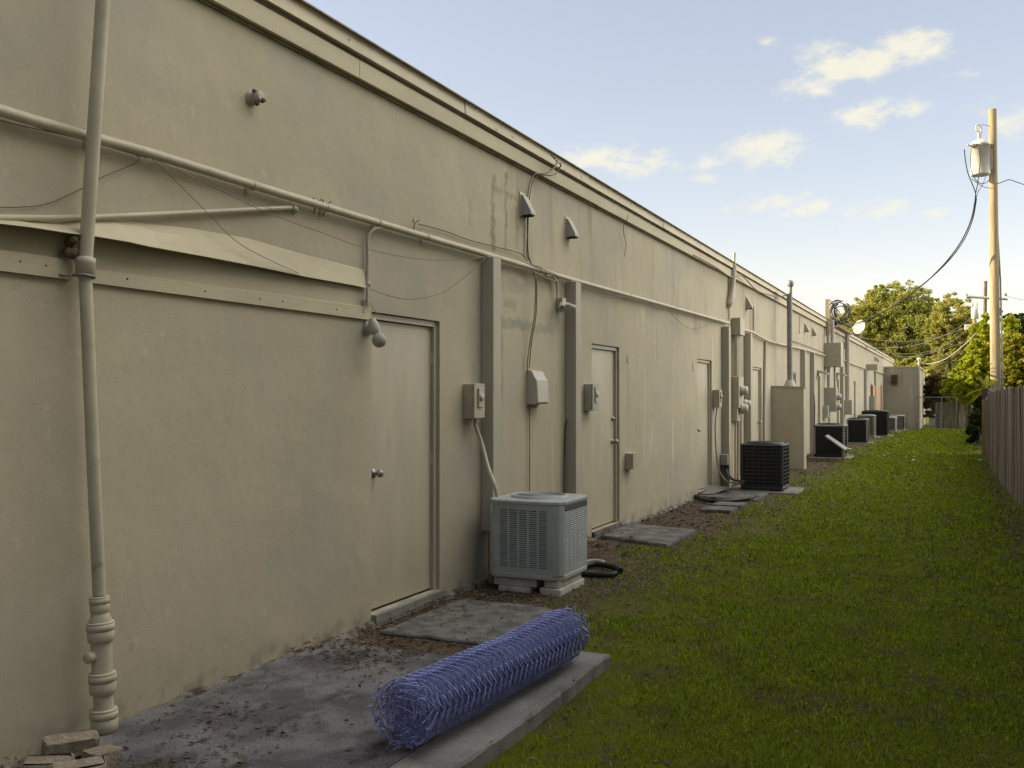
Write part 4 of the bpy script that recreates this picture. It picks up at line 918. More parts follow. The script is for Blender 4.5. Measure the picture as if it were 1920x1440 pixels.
# ------------------------------------------------------------ chain-link roll
def roll():
    a = Vector((1.58, 3.66, 0)); c = Vector((1.70, 5.30, 0)); L_ = (c-a).length; u = (c-a).normalized(); s = Vector((u.y,-u.x,0)); up = Vector((0,0,1))
    Rr = .158; zc = .084 + Rr
    V = []; Fc = []
    def wirep(pts, r):
        pts = np.array(pts); m = len(pts); tg = np.gradient(pts, axis=0); tg /= np.linalg.norm(tg, axis=1)[:,None] + 1e-9
        ref = np.array([.3,.2,.93]); uu = np.cross(tg, ref); uu /= np.linalg.norm(uu,axis=1)[:,None] + 1e-9; ww = np.cross(tg, uu)
        base = sum(len(v) for v in V); ring = [pts + r*(uu*math.cos(t_) + ww*math.sin(t_)) for t_ in (0, 2.094, 4.189)]
        vv = np.stack(ring, 1).reshape(-1,3); V.append(vv); i = np.arange(m-1)
        for j in range(3):
            k = (j+1) % 3; Fc.append(np.stack([base+i*3+j, base+i*3+k, base+(i+1)*3+k, base+(i+1)*3+j], 1))
    ds = .062; half = .0265; r_ = Rr; th = 0.; idx = 0
    while r_ > .045:
        n = int(L_/half) + rng.integers(-1, 3); off = rng.uniform(-.006, .006) + .004*math.sin(idx*.7)
        pts = []
        ph = th
        for j in range(n + 1):
            z_ = j*half + off; e = (1 if (j + idx) % 2 else -1) * ds * .51 / r_
            bulge = 1 + .035*math.sin(z_*3.1 + ph) + .02*math.sin(z_*7.7+ph*2) + .05*(abs(z_/L_ - .5)*2)**6
            sq = 1 - .05*max(0, -math.sin(ph + e))
            rad = r_ * bulge * sq + rng.uniform(-.001,.001) + (.0028 if j % 2 else -.0028)
            ed = max(0, abs(z_/L_ - .5)*2 - .88)*8; rad += rng.uniform(-.014,.010)*ed; an = ph + e + .025*math.sin(z_*2.3) + rng.uniform(-.12,.12)*ed; z_ += rng.uniform(-.03,.03)*ed
            p = a + u*(z_ + rng.uniform(-.002,.002)) + s*(rad*math.cos(an)) + up*(zc + rad*math.sin(an))
            pts.append(tuple(p))
        # barb ends
        for e_, sg in ((0,-1),(-1,1)):
            p = Vector(pts[e_]); q = p + u*sg*rng.uniform(.01,.035) + s*rng.uniform(-.016,.016) + up*rng.uniform(-.014,.016)
            if e_ == 0: pts.insert(0, tuple(q))
            else: pts.append(tuple(q))
        fine = []
        for j in range(len(pts)-1):
            A = np.array(pts[j]); B = np.array(pts[j+1]); fine += [A, A*.84+B*.16, A*.16+B*.84]
        fine.append(np.array(pts[-1])); wirep(fine, .0035 if idx < 18 else .0022)
        th += ds / r_; r_ -= (.0115 if r_ > .1 else .014) * (ds / r_) / (2*math.pi) * 1.0; idx += 1
    V_ = np.concatenate(V); V_[:,2] = np.maximum(V_[:,2], .087)
    t = thing('chain_link_roll', 'long roll of blue vinyl chain-link mesh lying on the concrete walk', 'fence roll', (1.66, 4.7, .084))
    numpy_obj('mesh_roll', V_, np.concatenate(Fc), mlink, t)
roll()

# ------------------------------------------------------------ wooden fence on the right
def fence(poly, h0, label, name='wooden_fence', wd=.14, drop=None, mat=mfence, posts=True):
    t = thing(name, label, 'fence', (poly[0][0], poly[0][1], zg(poly[0][1])))
    b = MB(); s_tot = 0; k = 0
    for (p, q) in zip(poly[:-1], poly[1:]):
        p = Vector((*p,0)); q = Vector((*q,0)); L_ = (q-p).length; u = (q-p)/L_; nn = Vector((u.y,-u.x,0)); s = 0
        while s < L_ - .02:
            y = (p+u*s).y; hh = h0(y) + random.uniform(-.035,.025) - (.05 if random.random() < .06 else 0); w = wd - random.uniform(.003,.02); o = p + u*s + nn*random.uniform(-.014,.014); z = zg(y)
            le = Vector((random.uniform(-.02,.02),random.uniform(-.014,.014),0))
            e1 = o + u*w; c = .03
            pts = [o+Vector((0,0,z+random.uniform(0,.04))), e1+Vector((0,0,z+.01)), e1+le+Vector((0,0,z+hh-c)), e1-u*c+le+Vector((0,0,z+hh)), o+u*c+le+Vector((0,0,z+hh)), o+le+Vector((0,0,z+hh-c))]
            b.prism(pts, nn*.017); s += wd; k += 1
    b.build('pickets', mat, t)
    for zz in (.35, 1.0, 1.55):
        r = MB()
        for (p, q) in zip(poly[:-1], poly[1:]):
            r.tube([(p[0]+.05,p[1],zz+zg(p[1])),(q[0]+.05,q[1],zz+zg(q[1]))], .035, 4, smooth=False)
        r.build('rail', mat, t)
    for (p, q) in zip(poly[:-1], poly[1:]):
        b = MB(); b.box((q[0]+.06,q[1]-.05,zg(q[1])-.1),(q[0]+.15,q[1]+.04,1.6+zg(q[1]))); b.build('post', mat, t)
fence([(5.3,-12),(5.15,-6),(5.05,0),(4.98,6),(4.88,10.5),(4.72,15.6),(4.56,21),(4.56,25.5),(4.60,30.)], lambda y: 1.80 if y < 25.2 else 1.80 - .1*(y-25)/2 if y < 27 else 1.6, 'tall weathered grey wooden fence along the right side')
b = MB(); p = G(1841, 835, 0); b.bbox((4.50,p.y*0+30.1,-.1),(4.60,30.2,1.55),.01); b.build('fence_post', mfpost, label='tan wooden post at the end of the tall fence', cat='post')
fence([(5.6,34),(5.4,45),(5.5,58)], lambda y: 1.65, 'farther low wooden fence behind the ferny bush', mat=mfence)
fence([(2.7,64.5),(5.5,64.0)], lambda y: 1.62, 'dark wooden fence crossing the far end of the lawn')
# chain-link gate far
YG = 56
t = thing('chain_link_gate', 'thin chain-link gate frame by the end block', 'gate', (AY(1755,745,YG).x, YG, zg(YG)))
xa, xb = AY(1716,745,YG).x, AY(1793,745,YG).x; zt = AY(1755,745,YG).z
g = MB(); g.tube([(xa,YG,zt),(xb,YG,zt)], .022, 6); g.build('top_rail', mgalv, t)
for x in (xa, (xa+xb)*.55, xb): MB().tube([(x,YG,zg(YG)),(x,YG,zt)], .025, 6).build('gate_post', mgalv, t)
g = MB(); L_ = xb-xa
for k in range(int(L_/.12)):
    for sg in (1,-1):
        x = xa + k*.12; z0_, z1_ = zg(YG)+.05, zt
        xe = x + sg*(z1_-z0_)*.6
        if xe > xb: tt = (xb-x)/(xe-x); xe = xb; z1_ = z0_+(z1_-z0_)*tt
        if xe < xa: tt = (xa-x)/(xe-x); xe = xa; z1_ = z0_+(z1_-z0_)*tt
        g.tube([(x,YG,z0_),(xe,YG,z1_)], .003, 3)
g.build('mesh_panel', mgalv, t)

# ------------------------------------------------------------ utility poles and lines
def util_pole():
    base = AT(1868, 760, 30.5); x, y = base.x, base.y; base.z = 0
    top = AT(1861, 205, 30.3)
    t = thing('utility_pole', 'near tall wooden utility pole behind the fence carrying a transformer', 'utility pole', (x, y, 0))
    MB().tube([(x+.0,y,-.2),(x*.6+top.x*.4,y,4.2),(top.x,top.y,top.z)], [.17,.145,.115], 18).build('pole', mpole, t)
    MB().tube([(x+.21,y-.05,.3),(x+.2,y-.05,1.95)], .06, 8).build('cable_guard', mwhite, t)
    MB().tube([(x+.19,y-.08,1.9),(x*.5+top.x*.5+.17,y-.08,top.z*.5),(top.x+.13,y-.06,6.9)], .028, 6).build('riser_conduit', mgalv, t)
    # transformer
    c = AT(1838, 329, 30.2); c2 = AT(1838, 268, 30.2); H = c2.z - c.z; c = Vector((c.x, c.y, c.z)); r = .285
    tr = thing('transformer', 'grey cylindrical transformer hung on the near utility pole', 'transformer', c)
    MB().lathe(c,(0,0,1),[(0,r*.9),(.01,r*.97),(.05,r),(H*.9,r),(H*.9,r*1.04),(H*.95,r*1.04),(H,r*.96),(H+.05,r*.8),(H+.1,r*.35),(H+.105,.02)],28).build('tank', mtank, tr)
    a = c + Vector((-.02,.0,H+.08)); MB().lathe(a,(-.08,-.1,1),[(0,.05),(.02,.055),(.05,.04),(.08,.055),(.11,.04),(.14,.055),(.17,.04),(.20,.05),(.24,.03),(.3,.03),(.31,.01)],12).build('bushing', mporc, tr)
    b = MB(); e = a + Vector((-.03,-.03,.3)); b.tube(smooth_path([e, e+Vector((-.04,-.1,-.02)), e+Vector((-.06,-.1,.14)), e+Vector((.05,-.05,.16)), e+Vector((.09,-.02,.02)), e+Vector((.07,0,-.15)), e+Vector((.02,0,-.25))],4), .022, 6); b.build('arrester', mporc, tr)
    for q, (dx, dz) in enumerate(((-.36,H*.86),(-.16,H*.89),(.05,H*.87))):
        p = c + Vector((dx*.55, -r*.85, dz)); b = MB(); b.lathe(p, (-.7,-.7,.12), [(-.05,.045),(.06,.05),(.07,.035),(.12,.035),(.13,.02),(.24,.018)], 8); b.build('terminal', mboxg, tr)
    MB().box((c.x+r*.8,c.y-.06,c.z+.15),(x-.08 if x-.08>c.x+r*.8+.02 else c.x+r*.8+.1,c.y+.08,c.z+H*.8)).build('bracket', mboxg, tr)
    def wp(pts, rr, lb, m_=mblk, dep=29.9): MB().tube(smooth_path([AT(px, py, dep+ (0 if len(q_)<1 else q_[0])) for px, py, *q_ in pts],5), rr, 5).build('pole_wire', m_, label=lb, cat='wire', group='wires around the near transformer')
    wp([(1808,280),(1810,300),(1815,325),(1823,345),(1829,362),(1830,380)], .016, 'leftmost wire leaving the transformer terminals')
    wp([(1821,278),(1820,300),(1822,322),(1832,340),(1845,344),(1857,336)], .012, 'wire looping under the left of the transformer')
    wp([(1835,276),(1838,300),(1836,322),(1833,345),(1829,365),(1828,380)], .014, 'wire running down the face of the transformer')
    wp([(1848,330),(1843,345),(1835,358),(1830,372)], .009, 'short thin wire from the transformer foot')
    wp([(1822,335),(1838,347),(1850,352),(1862,353)], .01, 'lowest cross wire from the transformer to the pole')
    wp([(1868,345),(1880,341),(1892,337),(1905,341),(1925,348),(1990,372)], .013, 'wire leaving the pole to the right')
    wp([(1840,234),(1850,235),(1857,238)], .008, 'tiny jumper wire above the transformer')
    # service drop to the building
    P0 = AT(1829, 360, 30); e = P(1600, 606, .3)
    pts = [AT(1829,372,30), AT(1822,408,30.2), AT(1806,446,30.4), AT(1780,484,30.8), AT(1745,521,31.5), AT(1712,548,32.5), AT(1680,571,33.5), AT(1645,590,35), AT(1615,603,36), P(1590,607,.35), P(1568,603,.2)]
    for k, (dx, rr) in enumerate(((0,.022),(.0,.018))):
        MB().tube(smooth_path([p + Vector((.03*k,0,-.05*k*math.sin(i*.9))) for i, p in enumerate(pts)],5), rr, 6).build('service_cable', mblk, label=['thick black service cable sweeping from the transformer down to the roof edge','second black strand twisting round the thick service cable'][k], cat='cable', group='black service cables to the roof edge')
util_pole()
def far_pole():
    p = AT(1843, 760, 72); t_ = AT(1848, 527, 72); z0 = zg(p.y)
    t = thing('utility_pole', 'far wooden utility pole with a long crossarm', 'utility pole', (p.x, p.y, z0))
    MB().tube([(p.x,p.y,z0),(t_.x,t_.y,t_.z)], [.18,.12], 10).build('pole', pmat('dark_pole', (.20,.14,.10), (.13,.09,.07), 5.), t)
    a, c = AT(1811,556,71.8), AT(1889,561,71.8); MB().tube([a,c], .10, 4, smooth=False).build('crossarm', mdish, t)
    for px in (1812, 1886): q = AT(px,553,71.8); MB().lathe(q-Vector((0,0,.1)),(0,0,1),[(0,.04),(.05,.09),(.15,.09),(.25,.05)],8).build('insulator', mboxg, t)
    p = AT(1828, 760, 66); q = AT(1827, 575, 66)
    t2 = thing('utility_pole', 'shorter far pole with a small transformer and a lamp', 'utility pole', (p.x, p.y, zg(p.y)))
    MB().tube([(p.x,p.y,zg(p.y)),(p.x,p.y,q.z)], [.16,.12], 10).build('pole', mpole, t2)
    c = AT(1828,598,65.5); H = AT(1828,577,65.5).z - c.z; MB().lathe(c,(0,0,1),[(0,.2),(.02,.24),(H*.93,.24),(H,.2),(H+.1,.05)],14).build('transformer', mtank, t2)
    for dx in (-.15,.12): MB().lathe(c+Vector((dx,-.05,H)),(0,0,1),[(0,.05),(.2,.06),(.35,.05)],8).build('bushing', mboxg, t2)
    c = AT(1816,614,65); MB().bbox((c.x-.25,c.y-.2,c.z-.18),(c.x+.2,c.y+.2,c.z+.2),.05).build('lamp_head', mdish, t2)
    MB().tube([c, AT(1827,616,66)], .04, 6).build('lamp_arm', mgalv, t2)
far_pole()
for k, (a, c, sg, lb) in enumerate((((1826,592),(1608,648),.8,'upper thin line crossing in front of the oak'),((1826,606),(1600,640),1.2,'middle thin line crossing in front of the oak'),
        ((1850,588),(1590,628),.9,'highest thin line from the far pole across the oak'),((1828,630),(1640,668),.5,'lowest thin line crossing the trees'))):
    A = AT(a[0],a[1],64); B = P(c[0], c[1], -.3) if k else P(c[0], c[1], -.2)
    MB().tube(sag(A,B,sg,16), .014, 4).build('overhead_wire', mwirep, label=lb, cat='wire', group='thin overhead lines across the trees')
A = AT(1888,555,71.8); MB().tube(sag(A, AT(1990,556,60),.3), .015, 4).build('overhead_wire', mblk, label='line leaving the far crossarm to the right', cat='wire', group='thin overhead lines across the trees')
A = AT(1848,527,71.8); MB().tube([A, AT(1847,440,80), AT(1846,360,90)][:2], .01, 4)

# ------------------------------------------------------------ trees
def leaves(cl, n_per, size, spread, squash=.8, droop=0.):
    """cl: (k,3) clump centres, sizes (k,)"""
    c, rs = cl; k = len(c)
    idx = np.repeat(np.arange(k), n_per); n = len(idx)
    d = rng.normal(size=(n,3)); d /= np.linalg.norm(d,axis=1)[:,None]; rad = rng.uniform(.25,1,n)**.6
    p = c[idx] + d * (rs[idx]*rad)[:,None] * np.array([1,1,squash])
    a = rng.normal(size=(n,3)); a[:,2] = a[:,2]*.6 - droop; a /= np.linalg.norm(a,axis=1)[:,None]
    b = np.cross(a, rng.normal(size=(n,3))); b /= np.linalg.norm(b,axis=1)[:,None]
    s = size * rng.uniform(.6,1.35,n)[:,None]
    V = np.stack([p - a*s, p + b*s*.42, p + a*s, p - b*s*.42], 1).reshape(-1,3)
    return V, np.arange(4*n).reshape(-1,4)
def shell(ells, n, inner=.45):
    out = []; rs = []
    vol = np.array([e[1][0]*e[1][1]*e[1][2] for e in ells])**.67; vol = vol/vol.sum()
    for (c, r), v in zip(ells, vol):
        m = max(4, int(n*v)); d = rng.normal(size=(m,3)); d /= np.linalg.norm(d,axis=1)[:,None]
        rad = rng.uniform(inner,1.03,m)**.5; out.append(np.array(c) + d*rad[:,None]*np.array(r)); rs.append(np.full(m, min(r)*.20)*rng.uniform(.6,1.35,m))
    return np.concatenate(out), np.concatenate(rs)
def leafmat(n, c1, c2, sc=.6, tr=.45, isl=.35): return pmat(n, c1, c2, sc, .6, transl=tr, island=isl, spec=.2)
moak = leafmat('oak_leaf', (.30,.32,.06), (.39,.38,.075))
mcon = leafmat('conifer_leaf', (.32,.37,.02), (.43,.46,.03), .8)
myel = leafmat('yellow_leaf', (.26,.27,.018), (.34,.30,.025), .9, .45)
mdkl = leafmat('dark_leaf', (.05,.07,.016), (.08,.10,.022))
mbush = leafmat('bush_leaf', (.045,.075,.012), (.08,.11,.02), 1.2)
mhedge = leafmat('hedge_leaf', (.09,.10,.02), (.19,.12,.05), 1.5)
mscreen = leafmat('screen_leaf', (.03,.04,.012), (.045,.055,.016), 1.2, .15)  # leaves of the added screening trees, kept dark to cut bounce light
mpalm = leafmat('palm_leaf', (.15,.15,.04), (.2,.18,.06), 2.)
def tree(name, label, ells, trunk, nclump, nper, leaf, spread=.8, mat=moak, tr=.35, limbs=6, cat='tree', group=None, inner=.45, rfac=1., droop=0.):
    t = thing(name, label, cat, trunk, group); top = np.array(ells[0][0]); b = MB(); T = Vector(trunk)
    fork = T + (Vector(ells[0][0]) - T) * .45
    b.tube([T - Vector((0,0,.1)), T.lerp(fork,.5) + Vector((random.uniform(-.1,.1)*tr*3,0,0)), fork], [tr*1.25, tr, tr*.8], 10)
    for (c, r) in ells:
        for q in range(max(1, limbs // len(ells))):
            e = Vector(c) + Vector((random.uniform(-.6,.6)*r[0], random.uniform(-.6,.6)*r[1], random.uniform(-.2,.7)*r[2])); m_ = fork.lerp(e,.5) + Vector((random.uniform(-.4,.4),random.uniform(-.4,.4),.3))*tr
            b.tube([fork, m_, e], [tr*.6, tr*.38, tr*.1], 6)
    b.build('trunk', mbark, t)
    cl = shell(ells, nclump, inner); cl = (cl[0], cl[1]*rfac)
    V, Fq = leaves(cl, nper, leaf, spread, .8, droop); V[:,2] = np.maximum(V[:,2], zg(60) - .0)
    numpy_obj('crown', V, Fq, mat, t); return t
def w(px, py, Y): q = AY(px, py, Y); return (q.x, q.y, q.z)
Y = 92
sc = Y/F*1.1
def E(px, py, rx, rz, Y, ry=None):
    k = AY(px,py,Y); dep = (k-CAM).dot(FW); return ((k.x,k.y,k.z), (rx*dep/F, (ry or rx)*dep/F*.9, rz*dep/F))
tree('oak_tree', 'broad oak-like tree behind the roofline with a wide rounded crown', [E(1588,628,40,46,92),E(1605,660,40,40,92),E(1680,632,85,78,92),E(1640,595,55,48,92),E(1700,575,50,45,92),E(1625,640,50,50,90),E(1735,600,42,45,92),E(1600,610,28,32,90),E(1660,560,35,32,92),E(1740,650,50,48,92),E(1660,680,70,40,90)],
     (0.2,92,-.35), 1900, 80, .105, mat=moak, tr=.45, limbs=18, inner=.3, rfac=.8)
tree('oak_tree', 'rounded lighter tree right of the broad oak, left of the far pole', [E(1788,600,38,50,84),E(1825,640,22,40,84),E(1800,630,32,40,84),E(1765,625,30,40,84),E(1790,665,38,40,84)], w(1790,770,84), 620, 80, .10, mat=leafmat('oak_leaf_light',(.34,.35,.07),(.42,.40,.09)), tr=.3, limbs=8, inner=.3)
tree('conifer_tree', 'bright green feathery conifer left of the near utility pole', [E(1843,660,27,62,58),E(1852,625,16,40,58),E(1862,680,18,50,58),E(1835,690,28,40,58),E(1852,640,13,42,58),E(1815,700,24,32,60)], w(1842,775,58), 620, 90, .10, mat=mcon, tr=.16, limbs=6, inner=.2)
tree('conifer_tree', 'green feathery conifer right of the near utility pole', [E(1893,650,20,60,50),E(1878,670,14,50,50),E(1886,690,22,38,50),E(1893,615,9,26,50)], w(1892,775,50), 480, 90, .09, mat=mcon, tr=.14, limbs=6, inner=.2)
tree('leafy_tree', 'dark distant tree at the right edge above the yellow bushes', [E(1905,610,24,26,85),E(1935,620,30,34,85),E(1880,595,14,17,85),E(1910,650,30,40,85)], w(1910,770,85), 230, 30, .16, mat=mdkl, tr=.3, limbs=9, inner=.3)
tree('leafy_tree', 'yellow-green sunlit tree rising behind the wooden fence at the right edge', [E(1905,700,26,36,38),E(1900,660,20,36,38),E(1925,670,22,40,38),E(1880,715,16,22,38),E(1950,700,30,50,38)], w(1912,780,38), 560, 55, .07, mat=myel, tr=.08, limbs=12, inner=.2)
tree('bush', 'sunlit green bush between the palm and the near utility pole', [E(1818,735,26,26,62),E(1845,735,24,22,60),E(1790,725,24,26,64)], w(1818,775,62), 260, 80, .09, mat=mcon, tr=.08, cat='bush', inner=.2)
tree('bush', 'dark reddish hedge bush beside the end block', [E(1755,735,24,36,70),E(1785,740,26,34,70),E(1745,765,18,22,70),E(1812,755,26,26,69)], w(1770,785,70), 420, 60, .11, mat=mhedge, tr=.1, cat='bush', inner=.2)
tree('bush', 'pale bush above the hedge near the palm', [E(1762,700,26,20,76),E(1735,690,22,18,78),E(1710,685,22,16,80)], w(1755,780,76), 260, 60, .13, mat=moak, tr=.1, cat='bush', inner=.2)
tree('bush', 'ferny green bush growing at the end of the tall wooden fence', [E(1838,762,13,26,38),E(1832,795,15,26,37),E(1822,815,12,16,36)], w(1834,835,36), 200, 90, .065, mat=mbush, tr=.05, cat='bush', inner=.15)
# wider stand beyond, mostly hidden, closes the horizon
tree('oak_tree', 'distant tree mass low behind the far bushes', [E(1700,700,60,50,110),E(1800,700,60,50,110),E(1900,690,60,60,110),E(1600,700,50,45,112)], (3,112,-.35), 420, 60, .24, mat=mdkl, tr=.4, limbs=8, inner=.2)
# unseen trees added beside and behind the camera to screen sky from the wall
for q, (x, y, h, nm) in enumerate(((8.6,34,3.2,'low farthest'),(8.2,26,3.2,'second lowest'),(7.8,13.5,9.5,'tall far'),(7.6,6.5,10,'tallest middle'),(7.4,-1,9.6,'big round near'),(7.4,-8,9.4,'last right rear'),(4.6,-15.5,9.5,'right one behind the camera,'),(.6,-17,9.0,'left one behind the camera,'))):
    tree('screen_tree', nm + ' tree added out of view to screen the sky',
         [((x,y,h*.52),(2.2,3.6,h*.45)),((x+.6,y+2.0,h*.5),(2.,2.4,h*.4)),((x+.5,y-2.4,h*.45),(2.,2.6,h*.38))], (x,y,0), 330, 45, .17, mat=mscreen, tr=.2, limbs=6, group='added sky-screening trees outside the picture')
# palm and banana fronds
def fan(name, label, c, trunk, n, L_, mat, wdt):
    t = thing(name, label, 'palm', trunk); MB().tube([trunk, c], [.14,.1], 8).build('trunk', mbark, t); b = MB(); c = Vector(c)
    for k in range(n):
        a = random.uniform(0,6.28); el_ = random.uniform(-.5,1.2); u = Vector((math.cos(a)*math.cos(el_), math.sin(a)*math.cos(el_), math.sin(el_))); sd = u.cross(Vector((0,0,1))).normalized()
        pts = [c + u*(L_*s) - Vector((0,0,(L_*s)**2*.28/L_)) for s in (0,.25,.5,.75,1)]; ww = [.15,.8,1,.7,.05]
        b.loft([[p - sd*wdt*w_, p + Vector((0,0,.02)), p + sd*wdt*w_] for p, w_ in zip(pts, ww)], False, closed=False)
    b.build('fronds', mat, t)
fan('palm_tree', 'spiky pale palm among the far bushes', w(1780,680,68), w(1782,780,68), 90, 1.3, mpalm, .05)
fan('banana_plant', 'sunlit broad-leaved plant at the foot of the near utility pole', w(1848,728,33), (w(1850,780,33)[0], 33.2, 0), 9, .75, myel, .07)

# ------------------------------------------------------------ grass, leaves, scraps
def vn(x, y, s, sd=0):       # value noise
    xi = np.floor(x*s).astype(int); yi = np.floor(y*s).astype(int); fx = x*s-xi; fy = y*s-yi; fx = fx*fx*(3-2*fx); fy = fy*fy*(3-2*fy)
    def h(a, b): v = np.sin(a*127.1 + b*311.7 + sd*17.3)*43758.5453; return v - np.floor(v)
    return (h(xi,yi)*(1-fx)+h(xi+1,yi)*fx)*(1-fy) + (h(xi,yi+1)*(1-fx)+h(xi+1,yi+1)*fx)*fy
def zgv(y): t = np.clip((y-42)/22,0,1); return -.35*t*t*(3-2*t)
def in_slab(x, y):
    m = (x < 1.9) & (y < 5.6); m |= (x < 1.08) & (y > 5.6) & (y < 6.9); m |= (x > .05) & (x < .98) & (y > 10.3) & (y < 11.6); m |= (x<1.0)&(y>15.2)&(y<16.8); m |= (x<1.3)&(y>16.9)&(y<18.3); m |= (x>.5)&(x<.98)&(y>13.45)&(y<14.6)
    return m
def grass():
    Vs = []; Fs = []; base = 0
    bands = [(2.2,5.2,5200,.030,.0022),(5.2,8,3900,.032,.0028),(8,12,2300,.036,.004),(12,18,1200,.040,.006),(18,28,520,.045,.010),(28,45,200,.05,.018),(45,64,80,.055,.03)]
    for (ya, yb, dn, hh, ww) in bands:
        x0, x1 = .5, 5.2; n = int((yb-ya)*(x1-x0)*dn); x = rng.uniform(x0,x1,n); y = rng.uniform(ya,yb,n)
        e = x - 2.4*(vn(x,y,1.1,1)*.6 + vn(x,y,3.1,2)*.4) + .75      # distance from the bare strip
        keep = rng.uniform(0,1,n) < np.clip((e-.35)/.9, .04, 1) * np.clip(.25 + .75*vn(x,y,2.0,5) + .5*vn(x,y,7.5,3), 0, 1) * np.where(x > 4.35, .45, 1)
        keep &= ~in_slab(x,y); keep &= ~((x < 2.0 + .5*vn(x,y,3.,6)) & (y < 6.3)) | (rng.uniform(0,1,n) < .3); dx = x-3.8; ca = (dx*math.cos(TH)+y*math.sin(TH))/(y*math.cos(TH)-dx*math.sin(TH)); keep &= (ca < .56) & (ca > -.2)
        x = x[keep]; y = y[keep]; n = len(x)
        a = rng.uniform(0,6.283,n); ln = rng.uniform(.1,.95,n); h = hh*rng.uniform(.4,1.2,n)*(.6+.7*vn(x,y,1.6,9)); w_ = ww*rng.uniform(.7,1.4,n)
        z = zgv(y); dxv = np.cos(a); dyv = np.sin(a); bx = -dyv*w_; by = dxv*w_
        p0 = np.stack([x-bx,y-by,z],1); p1 = np.stack([x+bx,y+by,z],1)
        m = np.stack([x+dxv*ln*h*.35, y+dyv*ln*h*.35, z+h*.6],1); tip = np.stack([x+dxv*ln*h*1.1, y+dyv*ln*h*1.1, z+h*(1-.45*ln)],1)
        q0 = m - np.stack([bx,by,bx*0],1)*.8; q1 = m + np.stack([bx,by,bx*0],1)*.8
        V = np.stack([p0,p1,q1,q0,tip],1).reshape(-1,3); i = np.arange(n)*5+base
        Fs.append(np.stack([i,i+1,i+2,i+3],1)); Fs.append(np.stack([i+3,i+2,i+4,i+4],1)); Vs.append(V); base += len(V)
    V = np.concatenate(Vs); quads = np.concatenate(Fs[0::2]); tris = np.concatenate(Fs[1::2])[:,:3]
    me = bpy.data.meshes.new('grass'); me.vertices.add(len(V)); me.vertices.foreach_set('co', V.astype(np.float32).ravel())
    li = np.concatenate([quads.ravel(), tris.ravel()]).astype(np.int32); me.loops.add(len(li)); me.loops.foreach_set('vertex_index', li)
    st = np.concatenate([np.arange(len(quads))*4, len(quads)*4 + np.arange(len(tris))*3]).astype(np.int32); me.polygons.add(len(st)); me.polygons.foreach_set('loop_start', st)
    mg = pmat('grass_blade', (.18,.265,.002), (.27,.33,.004), 3.4, .6, island=.5, transl=.3, spec=.2, c3=(.22,.17,.035), s3=2.3, lo3=.50, hi3=.70)
    me.materials.append(mg); me.update(calc_edges=True); me.validate()
    ob = bpy.data.objects.new('grass', me); C.objects.link(ob); tag(ob, 'short patchy green lawn grass between the wall and the fence', 'grass', kind='stuff')
grass()
def litter():
    n = 26000; y = 2.5 + rng.uniform(0,1,n)**1.7*26; x = np.abs(rng.normal(0,.8,n)) + .03
    k = n//6; x[:k] = rng.uniform(.5,4.6,k); k2 = k+6000; y[k:k2] = rng.uniform(4.6,8.6,6000); x[k:k2] = np.abs(rng.normal(.5,.5,6000)) + .02; x[-900:] = 4.5 - np.abs(rng.normal(0,.2,900))
    s1 = (x < 1.87) & (y < 5.58); s2 = (x < 1.03) & (y > 5.68) & (y < 6.88) & (x > .17)
    keep = ~s1 | (rng.uniform(0,1,n) < np.clip(2.2*vn(x,y,2.4,3)**3,0,1)*1.0*(x<1.45)); keep &= ~s2 | (rng.uniform(0,1,n) < .10); s3 = ((x>.05)&(x<.98)&(y>10.25)&(y<11.6))|((x<1.3)&(y>15.2)&(y<18.3)); keep &= ~s3 | (rng.uniform(0,1,n) < .12); keep &= rng.uniform(0,1,n) < (.25 + .9*vn(x,y,1.5,7))
    keep &= ~((x>.2)&(x<.9)&(y>7.4)&(y<8.0)) 
    x, y = x[keep], y[keep]; n = len(x); z = zgv(y) + .006; z = np.where((x<1.6)&(y<5.31), .083, z); z = np.where((x>=1.6)&(x<1.89)&(y<5.58), .089, z); z = np.where((x<1.06)&(y>5.66)&(y<6.9), .03, z); z = np.where(((x<.98)&(y>10.2)&(y<11.6))|((x<1.3)&(y>15.2)&(y<18.3)), .05, z)
    L_ = rng.uniform(.006,.024,n)*(1 + (y>9)*.5); W_ = L_*rng.uniform(.2,.55,n); a = rng.uniform(0,6.283,n); t1 = rng.uniform(-.4,.6,n)*L_; t2 = rng.uniform(-.1,.6,n)*L_
    u = np.stack([np.cos(a),np.sin(a),0*a],1); v = np.stack([-np.sin(a),np.cos(a),0*a],1); c = np.stack([x,y,z+.003],1); zz = np.array([0,0,1.])
    V = np.stack([c-u*L_[:,None], c-v*W_[:,None]+zz*np.abs(t2)[:,None], c+u*L_[:,None]+zz*np.abs(t1)[:,None], c+v*W_[:,None]],1).reshape(-1,3)
    numpy_obj('leaf_litter', V, np.arange(4*n).reshape(-1,4), mlitter, label='brown dead leaves scattered along the wall foot', cat='dead leaves', kind='stuff')
litter()
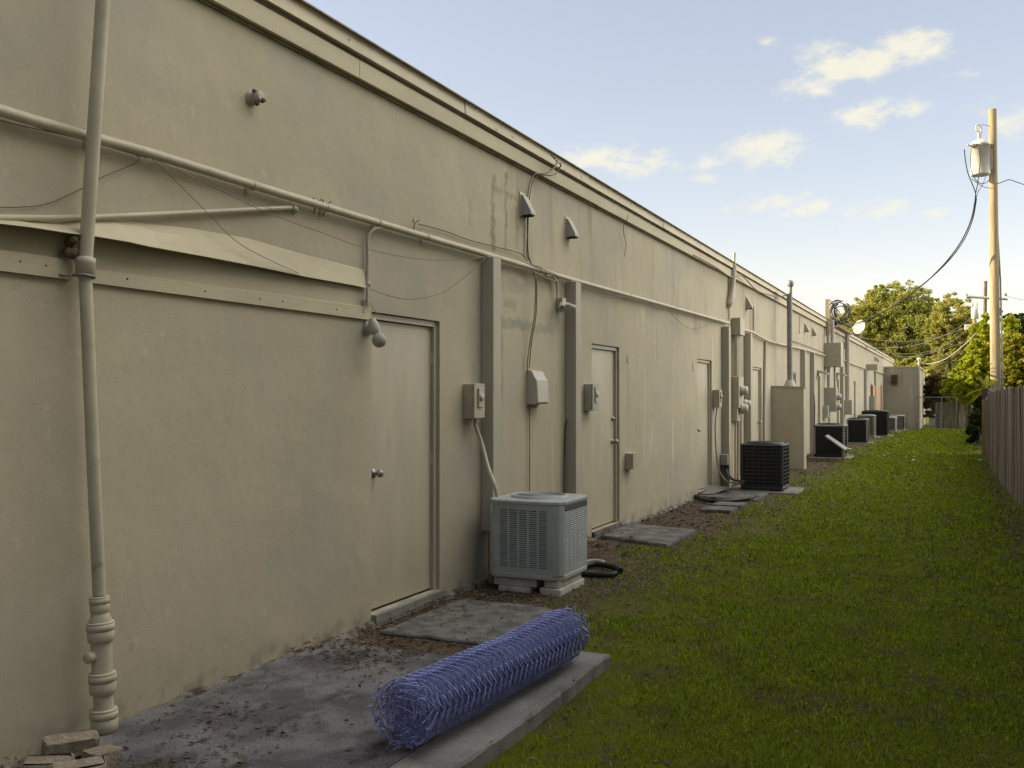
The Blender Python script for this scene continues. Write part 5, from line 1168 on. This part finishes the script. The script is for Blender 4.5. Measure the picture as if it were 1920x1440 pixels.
def rubble():
    b = MB(); r = random.Random(3)
    for k in range(420):
        y = 2.6 + r.random()**1.4*17; x = abs(r.gauss(0,.07)) + .012 if r.random() < .75 else r.uniform(.1,1.4)
        if in_slab(np.array([x]),np.array([y]))[0] and x > .14: continue
        s = r.uniform(.004,.012)*(1+.03*y); c = Vector((x,y,zg(y)+s*.3)); o = [c+Vector((r.uniform(.6,1)*s*i, r.uniform(.6,1)*s*j, r.uniform(.5,.9)*s*l)) for i in (-1,1) for j in (-1,1) for l in (-1,1)]
        b.add(o, [(0,1,3,2),(4,6,7,5),(0,4,5,1),(2,3,7,6),(0,2,6,4),(1,5,7,3)])
    b.build('rubble', mconc2, label='crumbs of broken stucco and gravel at the wall foot', cat='rubble', kind='stuff')
rubble()
# strip of old footing along the wall foot
b = MB(); ys = np.arange(2.0, 20, .11); rings = []
for y in ys:
    wd = .02 + .04*vn(np.array([0.]),np.array([y]),3.,4)[0]; hh = .012 + .035*vn(np.array([1.]),np.array([y]),2.4,8)[0] + random.uniform(-.008,.008)
    rings.append([(.001,y,-.02),(.001,y,hh+.01),(wd*.7,y,hh),(wd,y,hh*.4),(wd+.02,y,-.02)])
b.loft(rings, True); b.build('wall_footing', pmat('footing', (.16,.145,.12), (.26,.24,.21), 7., .95, .6, 80, c3=(.07,.055,.04), s3=6., lo3=.45, hi3=.6, fine=.3), bld)
scr = [(1592,845,.10,'pale crumpled scrap right of the black unit'),(1657,858,.05,'tiny white scrap on the lawn left of the fence'),(1787,881,.05,'white scrap in the middle of the far lawn'),(1712,866,.05,'small white scrap left of the middle one'),(1803,817,.06,'white scrap at the foot of the ferny bush'),(1838,866,.06,'pinkish scrap beside the wooden fence'),(1782,855,.05,'flat pale scrap on the bare dirt line')]
for (px, py, s, lb) in scr:
    c = G(px, py, zg(20)); b = MB(); pts = [c + Vector((s*math.cos(a)*random.uniform(.6,1.1), s*math.sin(a)*random.uniform(.6,1.1), .04+random.uniform(-.01,.02))) for a in np.linspace(0,5.6,7)]
    b.prism(pts, (0,0,.012)); b.build('paper_scrap', mpaper, label=lb, cat='litter', group='pale scraps of litter on the lawn')
c = G(1588,853,.05); b = MB(); b.sphere(c, .045, 8); b.build('ball', pmat('lime', (.45,.6,.12)), label='yellow-green ball at the corner of the black unit', cat='ball')
# dirt band across lawn is part of the ground colour; plants at the wall foot
b = MB()
for k in range(90):
    y = random.uniform(3.4,4.6); x = random.uniform(.07,.15); a = random.uniform(0,6.28); h = random.uniform(.015,.04)
    b.add([(x-.003,y,.0),(x+.003,y,.0),(x+math.cos(a)*h*.7,y+math.sin(a)*h*.7,.045+h)],[(0,1,2)])
b.build('moss_strip', mbush, label='green moss and sprouts in the gap between wall and walk', cat='moss', kind='stuff')
